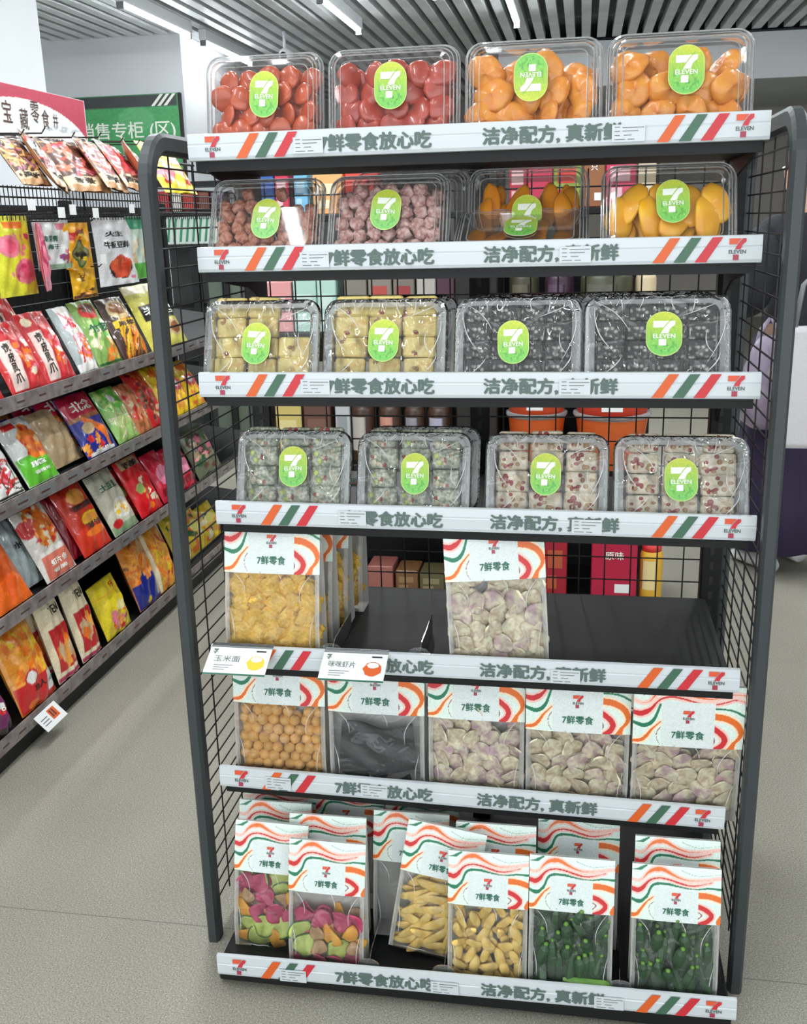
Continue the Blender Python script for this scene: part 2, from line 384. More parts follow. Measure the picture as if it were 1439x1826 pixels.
for k in range(3):
    x0 = at(273+11*k, 187, y=bc.y).x-s0.x; x1 = x0+.085; g.poly([(x0, hb-(zt-zk)), (x0+.03, hb-(zt-zk)), (x1+.03, hb-.005), (x1, hb-.005)], M['pwhite'], y=-.014)
g.build('printed_panel', t)
g = Geo(); g.box(bw, -.02, 0, bw+.02, .02, hb, M['pblack']); g.box(0, -.02, -.02, bw+.02, .02, 0, M['pblack']); g.build('frame', t)
# ------------------------------------------------------------------ the display rack
ZS = [1.498, 1.317, 1.110, .877, .619, .359, .062]          # strip centres
YS = [.098, .100, .049, .054, .015, .022, -.114]            # strip front faces
XC = [.007, .008, .012, .022, .007, 0, .019]
RL = [0, 0, 0, R(.35), 0, R(1.0), R(-.95)]                  # strips sagging to the right (+) or left (-)
L2 = .4626
def shz(k, x): return ZS[k]-.012-(x-XC[k])*math.tan(RL[k])  # shelf surface height at x
rack = thing('display_rack', 'tall black wire-mesh display rack with seven shelves and white printed price rails', 'display rack', (0, 0, 0))
def frame_path():
    P = [(.018, 0), (.018, 1.44)]
    for k in range(1, 9): a = PI-k*PI/16; P.append((.083+.065*math.cos(a), 1.44+.065*math.sin(a)))
    P.append((.42, 1.505))
    for k in range(1, 9): a = PI/2-k*PI/16; P.append((.42+.065*math.cos(a), 1.44+.065*math.sin(a)))
    P.append((.485, 0)); return P
def sweep_yz(g, x, P, wx, wd, m):
    n = len(P); rings = []
    for i in range(n):
        a = P[max(i-1, 0)]; b = P[min(i+1, n-1)]; d = Vector((b[0]-a[0], b[1]-a[1])).normalized(); nn = Vector((-d.y, d.x))
        ring = []
        for sx, sn in ((-1, -.6), (-.6, -1), (.6, -1), (1, -.6), (1, .6), (.6, 1), (-.6, 1), (-1, .6)):
            ring.append((x+sx*wx/2, P[i][0]+nn.x*sn*wd/2, P[i][1]+nn.y*sn*wd/2))
        rings.append(ring)
    g.loft(rings, m)
for s in (-1, 1):
    g = Geo(); sweep_yz(g, s*.5, frame_path(), .024, .034, M['post'])
    o = g.build('side_frame', rack)
    g = Geo(); xm = s*.5
    for i in range(4):
        y = .112+.112*i; g.tube([(xm, y, .05), (xm, y, 1.49)], .0016, M['wire'], n=5)
    z = .07
    while z < 1.49:
        g.tube([(xm, .03, z), (xm, .475, z)], .0017, M['wire'], n=5); z += .0325
    g.build('side_mesh', rack)
for xu in (-.47, -.005, .47):
    g = Geo(); g.box(xu-.02, .435, .02, xu+.02, .47, 1.49, M['black'], bev=.003)
    for k in range(44): g.box(xu-.004, .4335, .06+.032*k, xu+.004, .436, .078+.032*k, M['pblack'])
    g.build('upright', rack)
g = Geo()
for xb in np.arange(-.44, .451, .0535): g.tube([(xb, .455, .06), (xb, .455, 1.46)], .0016, M['wire'], n=5)
z = .085
while z < 1.46: g.tube([(-.46, .458, z), (.46, .458, z)], .0016, M['wire'], n=5); z += .0497
g.build('back_mesh', rack)
g = Geo(); g.box(-.449, -.104, .006, .478, .5, .045, M['black'], bev=.004); g.build('base', rack)
g = Geo()
for x in (-.43, .44):
    for y in (-.06, .44): g.tube([(x, y, .0), (x, y, .012)], .018, M['pblack'], n=10)
g.build('foot', rack)
for k in range(7):
    g = Geo(); xc = XC[k]; zc = ZS[k]; a = RL[k]
    T = Matrix.Translation((xc, 0, zc-.012)) @ Matrix.Rotation(a, 4, 'Y')
    hw = .455
    yb = .43
    g.box(-hw, YS[k]+.008, -.022, hw, yb, 0, M['black'], T=T, bev=.002); g.box(-hw, YS[k]+.006, -.026, hw, YS[k]+.012, .002, M['black'], T=T)
    sh = g.build('shelf', rack)
    if 0 < k < 6 or k == 0:
        for s in (-1, 1):
            b = Geo(); xx = s*.452
            prof = [(.43, -.02), (YS[k]+.05, -.022), (YS[k]+.10, -.034), (.33, -.05), (.40, -.075), (.43, -.12)]
            V = [(xx+dx, y, z) for dx in (-.002, .002) for y, z in prof]; n = len(prof)
            F = [tuple(range(n)), tuple(reversed(range(n, 2*n)))]+[(i, i+n, (i+1) % n+n, (i+1) % n) for i in range(n)]
            b.add(V, F, M['black'], T=T); b.build('bracket', sh)
# price rails with their printing
def logo(g, x, z, h, y, mats, T=None, surf=None):
    "the stacked numeral mark: bar, stem, word band, stub"
    bar, stem, word, stub = mats
    q = lambda P: [(x+(a-.385)*h, z+(.5-b)*h) for a, b in P]
    f = (lambda P, m: g.poly(q(P), m, y=y, T=T)) if surf is None else (lambda P, m: g.add([(a, surf(a, b)+y, b) for a, b in q(P)], [tuple(range(len(P)))][:1], m, T=T))
    f([(0, .27), (.36, .27), (.45, .13), (.56, 0), (0, 0)], bar)
    f([(.26, .50), (.53, .50), (.60, .30), (.77, .15), (.77, 0), (.61, 0), (.49, .14), (.38, .29)], stem)
    g.text('ELEVEN', word, x, z-.115*h, .17*h, y=y*1.0, width=.78*h, bold=.03, T=T, surf=surf)
    f([(.20, 1), (.46, 1), (.46, .74), (.20, .74)], stub)
LOGOM = (M['lorange'], M['lred'], M['ldark'], M['lpurp'])
def rail_geo():
    g = Geo(); h = .0215; m = M['strip']
    prof = [(-.0, -h), (-.0045, -h+.001), (-.0062, -h+.006), (-.0066, .002), (-.0056, .0035), (-.0062, .006), (-.005, h-.001), (-.001, h), (.002, h), (.002, -h)]
    g.loft([[(x, y, z) for y, z in prof] for x in (-L2, L2)], m)
    y = -.0074
    logo(g, -.419, 0, .033, y, LOGOM); logo(g, .425, 0, .033, y, LOGOM)
    for i, mm in enumerate(('orange', 'green', 'red')):
        for xb, w_ in ((-.380+.0325*i, .0225), (.296+.0325*i, .0225)):
            g.poly([(xb, -.019), (xb+w_*.78, -.019), (xb+w_*.78+.024, .0188), (xb+.024+.002, .0188)], M[mm], y=y)
    g.text('7鲜零食放心吃', M['tgreen'], -.1455, -.001, .0262, y=y, width=.182, bold=.052)
    g.text('洁净配方, 真新鲜', M['tgreen'], .1355, -.001, .0262, y=y, width=.214, bold=.052)
    return g
railme = rail_geo().mesh('price_rail')
lab = Geo(); lab.box(0, -.0004, -.0125, .050, .0004, .0125, M['strip'])
for j, (a, b_, zz) in enumerate(((.004, .012, .009), (.004, .012, .003), (.004, .012, -.003), (.016, .048, .008), (.016, .040, .003), (.018, .030, -.003), (.004, .02, -.009), (.024, .034, -.009))):
    lab.box(a, -.0008, zz-.0006, b_, -.0003, zz+.0006, M['pgrey'])
labme = lab.mesh('price_label')
labs = {0: [(-.281, -.003), (.240-.012, -.004)], 1: [(-.281, -.003), (.150, -.003)], 2: [(-.281, -.002), (.150, -.002)], 3: [(-.238, -.001), (.165, -.004)],
        4: [(.150, -.005)], 5: [(-.372, -.003), (-.188, -.002)], 6: [(-.342, -.007), (-.062, -.004), (.225, -.005)]}
for k in range(7):
    T = Matrix.Translation((XC[k], YS[k], ZS[k])) @ Matrix.Rotation(RL[k], 4, 'Y')
    o = bpy.data.objects.new('price_rail', railme); col.objects.link(o); o.parent = rack; o.matrix_local = T
    for lx, lz in labs[k]:
        q = bpy.data.objects.new('price_label', labme); col.objects.link(q); q.parent = o; q.matrix_local = Matrix.Translation((lx, -.0088, lz))
# clear shelf dividers on the fifth and bottom shelf
def divider_mesh():
    g = Geo()
    V = [(x, y, z) for x in (-.0008, .0008) for y, z in ((0, 0), (.16, 0), (.16, .035), (.03, .035), (.0, .02))]
    g.add(V, [tuple(range(5)), tuple(reversed(range(5, 10)))]+[(i, i+5, (i+1) % 5+5, (i+1) % 5) for i in range(5)], M['acrylic'])
    n = 20; ring = [(.022*math.cos(PI*i/n), .02+.018*math.sin(PI*i/n)) for i in range(n+1)]+[(-.022, -.005), (.022, -.005)]
    for y0 in (-.0025,): 
        V = [(x, y, z) for y in (y0-.0008, y0+.0008) for x, z in ring]; m_ = len(ring)
        g.add(V, [tuple(range(m_)), tuple(reversed(range(m_, 2*m_)))]+[(i, (i+1) % m_, (i+1) % m_+m_, i+m_) for i in range(m_)], M['acrylic'])
    return g.mesh('shelf_divider')
dvm = divider_mesh()
dvl = {(4, -.235): 'clear plastic shelf divider right of the golden noodle snack bag on the fifth shelf', (4, -.075): 'clear plastic shelf divider alone in the empty middle of the fifth shelf',
       (6, -.160): 'clear plastic shelf divider right of the second mixed vegetable chip bag, bottom shelf', (6, -.022): 'clear plastic shelf divider between the two yellow chip bags, bottom shelf',
       (6, .288): 'clear plastic shelf divider between the two okra bags, bottom shelf'}
for (k, x), lb in dvl.items():
    o = inst('shelf_divider', dvm); o.location = (x, YS[k]+.014, shz(k, x)+.002); tag(o, lb, 'shelf divider', 'clear shelf dividers')
# ------------------------------------------------------------------ clear trays
def rrect(w_, z0, z1, r, y, n=5):
    P = []
    for cx, cz, a0 in ((w_/2-r, z1-r, 0), (-w_/2+r, z1-r, PI/2), (-w_/2+r, z0+r, PI), (w_/2-r, z0+r, 1.5*PI)):
        for i in range(n+1): a = a0+PI/2*i/n; P.append((cx+r*math.cos(a), y, cz+r*math.sin(a)))
    return P[::-1]
def ring(w_, h, ins, y, r=.026): return rrect(w_-2*ins, ins, h-ins, max(r-ins*.6, .008), y)
def tray_meshes(wrapped):
    w_, h = .21, .156; out = {}
    if not wrapped:
        g = Geo(); g.loft([ring(w_, h, i, y) for i, y in ((0, .001), (.003, -.002), (.004, -.010), (.0075, -.011), (.0085, -.0145), (.012, -.0155), (.014, -.0175), (.022, -.0185), (.024, -.0165))], M['tray'], cap0=False, cap1=True)
        out['lid'] = g.mesh('lid')
        g = Geo(); 
        for i, y, r_ in ((.0015, 0, .0016), (.0045, -.0105, .0011), (.0095, -.0145, .0009), (.0145, -.0175, .0010), (.0235, -.0183, .0008)):
            P = ring(w_, h, i, y); g.tube(P+[P[0]], r_, M['rim'], n=5, caps=False)  # milkier than the tray, so edge highlights sit in the colour
        out['rim'] = g.mesh('rim')
        g = Geo(); g.loft([ring(w_, h, i, y) for i, y in ((.001, .001), (.006, .003), (.007, .008), (.010, .010), (.013, .034), (.017, .038))], M['tray'], cap0=False, cap1=True)
        out['tub'] = g.mesh('tub')
    else:
        g = Geo(); nseg = 72
        base = [(a, b) for a, b in ((.0, .0), (.003, -.006), (.010, -.010), (.0165, -.007), (.018, .004))]
        rings = []
        for ins, y in base:
            P = ring(w_, h, ins, y); rings.append([(p[0], p[1]+.0012*math.sin(i*2.4), p[2]) for i, p in enumerate(P)])
        g.loft(rings, M['frost'], cap0=False, cap1=False, smooth=False); out['rim'] = g.mesh('rim')
        g = Geo(); g.loft([ring(w_, h, i, y) for i, y in ((.0, .0), (.005, .006), (.009, .022), (.014, .034), (.019, .037))], M['tray'], cap0=False, cap1=True)
        out['tub'] = g.mesh('tub')
        g = Geo(); rnd = random.Random(5)
        folds = [(rnd.uniform(-.1, .1), rnd.uniform(0, .156), rnd.uniform(0, PI)) for _ in range(10)]
        def fy(u, v):
            x = (u-.5)*(w_-.012); z = .006+v*(h-.012); y = -.0105
            for cx, cz, a in folds:
                d = (x-cx)*math.sin(a)+(z-cz)*math.cos(a); t = (x-cx)*math.cos(a)-(z-cz)*math.sin(a)
                y -= .0022*math.exp(-(d/.003)**2)*math.exp(-(t/.04)**2)
            return (x, y+.0005*math.sin(x*230)*math.sin(z*170), z)
        g.grid(90, 66, fy, M['film'])
        for x0, z0, x1, z1, bd in ((-.088, .142, -.040, .095, .006), (-.090, .135, -.062, .060, -.008), (.088, .140, .036, .118, -.004), (.092, .130, .070, .040, .012), (.060, .015, .088, .060, .010), (-.080, .018, -.050, .050, .006), (-.075, .014, -.020, .020, .003),
                                   (-.055, .148, -.050, .128, .002), (-.020, .149, -.026, .130, .002), (.020, .149, .026, .126, -.002), (.052, .148, .048, .122, .002), (.082, .055, .070, .095, -.006)):   # film creases, their glare put into a pale colour
            P = []
            for i in range(9):
                q = i/8; P.append((x0+(x1-x0)*q+bd*math.sin(PI*q), -.0122, z0+(z1-z0)*q+bd*.5*math.sin(PI*q)))
            g.tube(P, [.0002+.0007*math.sin(PI*i/8) for i in range(9)], M['crease_glare'], n=5)
        out['film'] = g.mesh('film')
    return out
def sticker_mesh():
    g = Geo(); a, b = .0255, .0365; nr, ns = 16, 72; V = []; 
    def bound(t):
        x, z = a*math.cos(t), a*math.sin(t); e = b-a; return x, z+(e if z > 0 else -e)
    V = [(0, 0, 0)]; UV = [(.5, .5)]
    for j in range(1, nr+1):
        for i in range(ns):
            x, z = bound(2*PI*(i+.5)/ns); k = j/nr; V.append((x*k, 0, z*k)); UV.append((.5+x*k/a/2, .5+z*k/b/2))
    F = [(0, 1+(i+1) % ns, 1+i)[::-1] for i in range(ns)]
    for j in range(nr-1):
        for i in range(ns): p = 1+j*ns; F.append((p+i, p+ns+i, p+ns+(i+1) % ns, p+(i+1) % ns)[::-1])
    A = Art((150, 205, 100), 1)
    A.add(lambda u, v: v > -1, lambda u, v: np.stack([120+78*np.clip(v*1.25-.15, 0, 1), 196+16*v, 98-26*v], 1))
    A.blobs(26, .15, .1, .85, .42, .035, [(104, 178, 84), (140, 214, 110), (92, 168, 80)]); A.blobs(16, .1, .5, .9, .9, .03, [(176, 208, 92), (150, 196, 80)])
    A.add(lambda u, v: np.array([min(1, 0)]*len(u), bool), (0, 0, 0))
    UV = np.array(UV); cols = A(UV[:, 0], UV[:, 1])
    rimk = np.zeros(len(V), bool); rimk[-ns:] = True; cols[rimk] = lin((206, 222, 130))
    g.add(V, F, M['sticker'], cols=cols); g.add([(x, .0006, z) for x, y, z in V[-ns:]]+[V[i] for i in range(len(V)-ns, len(V))], [(i, (i+1) % ns, ns+(i+1) % ns, ns+i) for i in range(ns)], M['pwhite'])
    logo(g, 0, .001, .040, -.0006, (M['pwhite'],)*4); return g.mesh('sticker')
stk = sticker_mesh(); TM = {False: tray_meshes(False), True: tray_meshes(True)}
# ------------------------------------------------------------------ food
def noise_mat(n, a, b, sc=40, lo=.35, hi=.65, rough=.4, coat=0, bump=None, vor=False, sub=0):
    return mat(n, a, rough, coat=coat, noise=(b, sc, lo, hi)+((1,) if vor else ()), bump=bump, sub=sub)
F_ = dict(
    apricot=noise_mat('orange_dried_fruit', (198, 86, 44), (172, 66, 30), 60, rough=.3, coat=.4),
    tomato=noise_mat('red_dried_fruit', (182, 72, 54), (160, 58, 44), 50, rough=.3, coat=.4),
    peach=noise_mat('golden_dried_peach', (232, 158, 58), (218, 128, 34), 45, rough=.35, coat=.3, bump=(90, .6, .002)),
    plum=noise_mat('sugared_brown_plum', (160, 92, 66), (208, 158, 138), 120, .35, .7, rough=.6, bump=(160, 1, .003)),
    plum2=noise_mat('sugared_rosy_plum', (164, 112, 104), (220, 188, 182), 120, .35, .65, rough=.6, bump=(160, 1, .003)),
    mango=noise_mat('dried_mango', (236, 158, 20), (220, 126, 14), 30, rough=.35, coat=.25), mango2=noise_mat('yellow_dried_mango', (248, 190, 36), (238, 162, 20), 30, rough=.35, coat=.25),
    nougat=noise_mat('cream_nougat', (250, 230, 146), (238, 194, 106), 70, .45, .72, rough=.5, bump=(120, .5, .002)),
    sesame=noise_mat('black_sesame_brittle', (222, 224, 212), (78, 80, 79), 125, .14, .46, rough=.45, bump=(260, 1, .003), vor=True),
    gnougat=noise_mat('green_speckled_nougat', (132, 146, 118), (214, 216, 198), 150, .38, .66, rough=.5, bump=(200, .8, .003)),
    cnougat=noise_mat('berry_speckled_nougat', (238, 228, 206), (214, 196, 160), 90, .4, .65, rough=.5, bump=(120, .7, .003)),
    berry=noise_mat('red_berry_bits', (176, 84, 78), (150, 56, 58), 90, rough=.5),
    noodle=noise_mat('golden_noodle', (255, 216, 100), (244, 184, 62), 120, .35, .65, rough=.5, bump=(170, 1, .004)),
    chip=noise_mat('pale_root_chip', (246, 240, 206), (196, 168, 136), 80, .4, .68, rough=.5, bump=(120, .6, .002)),
    chip2=noise_mat('purple_tinged_chip', (242, 236, 200), (200, 164, 170), 60, .4, .62, rough=.5, bump=(120, .6, .002)),
    ball=noise_mat('golden_round_snack', (246, 200, 120), (232, 172, 86), 50, rough=.45), seaweed=noise_mat('dark_seaweed', (50, 54, 56), (32, 36, 38), 30, rough=.4, bump=(50, .8, .004)),
    okra=noise_mat('dried_okra_green', (66, 92, 66), (48, 72, 52), 60, rough=.4, bump=(80, .5, .002)), okra2=noise_mat('bright_okra_green', (104, 150, 62), (84, 130, 48), 60, rough=.4),
    banana=noise_mat('yellow_fruit_strip', (252, 224, 138), (242, 200, 98), 60, rough=.45, bump=(90, .5, .002)),
    kiwi=noise_mat('pale_green_slice', (214, 226, 128), (180, 204, 96), 60, rough=.4), skin=mat('green_slice_skin', (66, 110, 54), .4),
    magenta=noise_mat('magenta_root_slice', (208, 76, 116), (180, 52, 92), 60, rough=.45), pumpkin=noise_mat('orange_pumpkin_slice', (250, 194, 66), (240, 160, 40), 40, rough=.4),
    mushroom=noise_mat('beige_slice', (206, 170, 124), (180, 140, 96), 60, rough=.5),
)
def fm(name, fn):
    out = []
    for s in range(3): g = Geo(); fn(g, s); out.append(g.mesh(name))
    return out
def chipf(m, r, t, wav=.1):
    def f(g, s):
        rnd = random.Random(s); ph = rnd.uniform(0, 6); n = 18; V = []; F = []
        for sd in (-1, 1):
            for j, k in enumerate((.001, .45, .8, 1)):
                for i in range(n):
                    a = 2*PI*i/n; q = r*k*(1+.07*math.sin(3*a+ph)+.05*math.sin(5*a)); V.append((q*math.cos(a), sd*t/2*(1 if k < .95 else .6)+wav*r*k*k*math.sin(2*a+ph), q*math.sin(a)))
        for sd in (0, 1):
            for j in range(3):
                for i in range(n):
                    q = (sd*4*n+j*n+i, sd*4*n+(j+1)*n+i, sd*4*n+(j+1)*n+(i+1) % n, sd*4*n+j*n+(i+1) % n); F.append(q if sd else q[::-1])
        for i in range(n): F.append((3*n+i, 3*n+(i+1) % n, 7*n+(i+1) % n, 7*n+i))
        g.add(V, F, m, smooth=True)
    return f
def blobf(m, rx, ry, rz, ns=.06): return lambda g, s: g.sphere((0, 0, 0), (rx, ry, rz), m, nu=16, nv=10, noise=ns, seed=s)
def dishf(m, r):
    def f(g, s):
        n = 20; V = []; F = []; ph = s*1.3
        prof = [(.0, .35), (.5, .25), (.85, -.05), (1.0, -.45), (.97, -.55), (.8, -.2), (.45, .1), (.0, .18)]
        for k, y in prof:
            for i in range(n):
                a = 2*PI*i/n; q = r*max(k, .01)*(1+.08*math.sin(2*a+ph)+.05*math.sin(5*a+ph)); V.append((q*math.cos(a), -y*r*.38*(1+.5*math.sin(2*a+ph)), q*math.sin(a)*.9))
        for j in range(len(prof)-1):
            for i in range(n): F.append((j*n+i, (j+1)*n+i, (j+1)*n+(i+1) % n, j*n+(i+1) % n))
        g.add(V, F, m, smooth=True)
    return f
def slabf(m, L, wd, t, curv=.2):
    def f(g, s):
        ph = s*1.7; rings = []
        for j in range(11):
            v = j/10*2-1; ww = wd*math.sqrt(max(1-abs(v)**2.6, .03)); z = v*L; y0 = curv*L*(v*v-.4)+.05*L*math.sin(3*v+ph); x0 = .1*L*math.sin(2*v+ph)
            rings.append([(x0+ww*math.cos(a)*(1), y0+t*math.sin(a), z) for a in [2*PI*i/10 for i in range(10)]])
        g.loft(rings, m, smooth=True)
    return f
def blockf(m, wx, ty, hz, bits=None, nb=0):
    def f(g, s):
        g.box(-wx/2, -ty/2, -hz/2, wx/2, ty/2, hz/2, m, bev=min(wx, ty, hz)*.16); rnd = random.Random(s+7)
        for _ in range(nb):
            g.sphere((rnd.uniform(-.4, .4)*wx, -ty/2, rnd.uniform(-.4, .4)*hz), (.0045*rnd.uniform(.6, 1.2), .0016, .0045*rnd.uniform(.6, 1.2)), bits[rnd.randrange(len(bits))], nu=8, nv=6)
    return f
def slicef(m, sk, r):
    def f(g, s):
        k = chipf(m, r, .003, .12); k(g, s); n = 22; ph = random.Random(s).uniform(0, 6)
        P = [(r*(1+.07*math.sin(3*a+ph)+.05*math.sin(5*a))*math.cos(a), .12*r*math.sin(2*a+ph), r*(1+.07*math.sin(3*a+ph)+.05*math.sin(5*a))*math.sin(a)) for a in [2*PI*i/n for i in range(n+1)]]
        g.tube(P, .0015, sk, n=5, caps=False)
    return f
def okraf(m):
    def f(g, s):
        L = .042; rings = []
        for j in range(9):
            v = j/8; rr = .0092*(.4+1.1*v**.6*(1-v)**.35) if v < 1 else .002
            rings.append([(rr*(1+.12*(i % 2))*math.cos(2*PI*i/10)+.006*math.sin(v*2+s), rr*(1+.12*(i % 2))*math.sin(2*PI*i/10), (v-.5)*2*L) for i in range(10)])
        g.loft(rings, m); g.sphere((.006*math.sin(2+s), 0, L*.97), (.0042, .0042, .003), F_['okra2'], nu=8, nv=6)
    return f
KIND = dict(
    apricot=('dried_fruit', fm('dried_fruit', blobf(F_['apricot'], .0210, .0055, .0200, .05)), .0180), tomato=('dried_fruit', fm('dried_fruit', blobf(F_['tomato'], .0200, .0065, .022, .07)), .0172),
    peach=('dried_peach_half', fm('dried_peach_half', dishf(F_['peach'], .030)), .0225), plum=('sugared_plum', fm('sugared_plum', blobf(F_['plum'], .0135, .010, .011, .13)), .0125), plum2=('sugared_plum', fm('sugared_plum', blobf(F_['plum2'], .0135, .010, .0125, .14)), .0125),
    mango=('dried_mango_slice', fm('dried_mango_slice', slabf(F_['mango'], .044, .017, .0035)), .022), mango2=('dried_mango_slice', fm('dried_mango_slice', slabf(F_['mango2'], .036, .022, .0035)), .022),
    nougat=('nougat_piece', fm('nougat_piece', blockf(F_['nougat'], .054, .016, .034, [F_['mushroom'], F_['berry']], 2)), .03), sesame=('sesame_brittle', fm('sesame_brittle', blockf(F_['sesame'], .040, .016, .030)), .03),
    gnougat=('nougat_piece', fm('nougat_piece', blockf(F_['gnougat'], .052, .016, .034, [F_['berry'], F_['kiwi'], F_['chip']], 7)), .03), cnougat=('nougat_piece', fm('nougat_piece', blockf(F_['cnougat'], .052, .016, .034, [F_['berry'], F_['mushroom']], 10)), .03),
    noodle=('noodle_snack', fm('noodle_snack', blobf(F_['noodle'], .0225, .009, .0205, .13)), .0165), chip=('root_chip', fm('root_chip', chipf(F_['chip'], .0205, .0018, .12)), .015), chip2=('root_chip', fm('root_chip', chipf(F_['chip2'], .0205, .0018, .12)), .015),
    ball=('snack_ball', fm('snack_ball', blobf(F_['ball'], .0108, .0108, .0108, .02)), .0108), okra=('okra_pod', fm('okra_pod', okraf(F_['okra'])), .0135),
    banana=('fruit_strip', fm('fruit_strip', slabf(F_['banana'], .030, .0095, .003)), .014), banana2=('fruit_strip', fm('fruit_strip', slabf(F_['banana'], .018, .009, .003)), .013),
    kiwi=('vegetable_slice', fm('vegetable_slice', slicef(F_['kiwi'], F_['skin'], .0235)), .0165), magenta=('vegetable_slice', fm('vegetable_slice', chipf(F_['magenta'], .020, .003, .25)), .0165),
    pumpkin=('vegetable_slice', fm('vegetable_slice', slabf(F_['pumpkin'], .025, .015, .003, .35)), .0165), mushroom=('vegetable_slice', fm('vegetable_slice', chipf(F_['mushroom'], .016, .004, .2)), .0165),
)
def put(kind, base, loc, rot, label, group, cat, rnd):
    nm, ms, _ = KIND[kind]
    o = bpy.data.objects.new(nm, ms[rnd.randrange(3)]); col.objects.link(o)
    o.matrix_world = base @ Matrix.Translation(loc) @ Euler(rot).to_matrix().to_4x4() @ Matrix.Scale(rnd.uniform(.92, 1.08), 4)
    tag(o, label, cat, group); return o
SH = ['top shelf', 'second shelf', 'third shelf', 'fourth shelf', 'fifth shelf', 'sixth shelf', 'bottom shelf']
CAT = dict(apricot='dried fruit', tomato='dried fruit', peach='dried fruit', plum='dried fruit', plum2='dried fruit', mango='dried fruit', mango2='dried fruit', nougat='candy', sesame='candy', gnougat='candy', cnougat='candy',
           noodle='snack', chip='chip', chip2='chip', ball='snack', okra='okra', banana='chip', banana2='chip', kiwi='chip', magenta='chip', pumpkin='chip', mushroom='chip')
def fill_tray(kind, base, label, group, seed, top=.13, layers=2):
    rnd = random.Random(seed); w_ = .21-.036; pit = KIND[kind][2]
    if kind in ('nougat', 'gnougat', 'cnougat', 'sesame'):
        nc = 4 if kind == 'sesame' else 3; cw = w_/nc; rh = .0315 if kind == 'sesame' else .0355
        for c in range(nc):
            r_ = 0; z = .020+rh/2
            while z < .145:
                if not (kind == 'nougat' and seed == 31 and c == 2 and z > .08):
                    put(kind, base, (-w_/2+cw*(c+.5)+rnd.uniform(-.001, .001), .010+rnd.uniform(-.001, .002), z), (rnd.uniform(-.04, .04), rnd.uniform(-.03, .03), rnd.uniform(-.05, .05)), label, group, CAT[kind], rnd)
                z += rh
        return
    for ly in range(layers):
        z = .020+pit*.8; row = 0
        while z < top:
            n = max(2, int(w_/(2*pit*.88)))
            for i in range(n):
                x = -w_/2+pit*.8+(w_-1.6*pit)*i/(n-1)+((row % 2)-.5)*pit*.6+rnd.uniform(-1, 1)*pit*.25
                x = max(-w_/2+pit*.6, min(w_/2-pit*.6, x))
                if z > top-pit*1.5 and rnd.random() < .35 and ly == 0: continue
                if kind in ('mango', 'mango2'): rot = (rnd.uniform(-.25, .25), rnd.uniform(-.35, .35), rnd.uniform(-.5, .5)); zz = min(max(z, .062), .1)
                else: rot = (rnd.uniform(-.5, .5), rnd.uniform(-3, 3), rnd.uniform(-.5, .5)); zz = z
                put(kind, base, (x, (.022 if ly else .001)+rnd.uniform(-.003, .004), zz+rnd.uniform(-1, 1)*pit*.15), rot, label, group, CAT[kind], rnd)
            z += pit*1.55*(1.5 if kind in ('mango', 'mango2') else 1); row += 1
POS4 = ['leftmost', 'second from left', 'second from right', 'rightmost']
def tray(k, x0, x1, lean, label, content=None, wrapped=False, sdx=0, sdz=.078, srot=0, dy=.022, dz=0, seed=0, top=.13, clabel=None, roll=0, stick=True, group=None, lay=None):
    xc = (x0+x1)/2; s = (x1-x0)/.21
    Tm = Matrix.Translation((xc, YS[k]+dy, shz(k, xc)+.002+dz)) @ Matrix.Rotation(-R(lean), 4, 'X') @ Matrix.Rotation(roll, 4, 'Y') @ Matrix.Diagonal((s, 1, 1, 1))
    t = thing('snack_tray', label, 'food tray', Mx=Tm, group=group)
    tm = TM[wrapped]
    for nm in ('tub', 'rim', 'film' if wrapped else 'lid'):
        o = bpy.data.objects.new(nm, tm[nm]); col.objects.link(o); o.parent = t
    if stick:
        o = bpy.data.objects.new('sticker', stk); col.objects.link(o); o.parent = t
        o.location = (sdx, -.0125-(.0066 if not wrapped else 0.0008), sdz); o.rotation_euler = (0, srot, 0)
    if content: fill_tray(content, Tm, clabel, clabel.split(' inside')[0]+' in '+group_name(k, label), seed, top, layers=lay or 2)
    if seed == 21:
        for x in (-.042, .020): put('plum', Tm, (x, .012, .134), (0, 1, 0), clabel, clabel.split(' inside')[0]+' in '+group_name(k, label), CAT['plum'], random.Random(9))
    return t
def group_name(k, label): return 'the tray: '+label
ST = 'snack trays on the display rack'
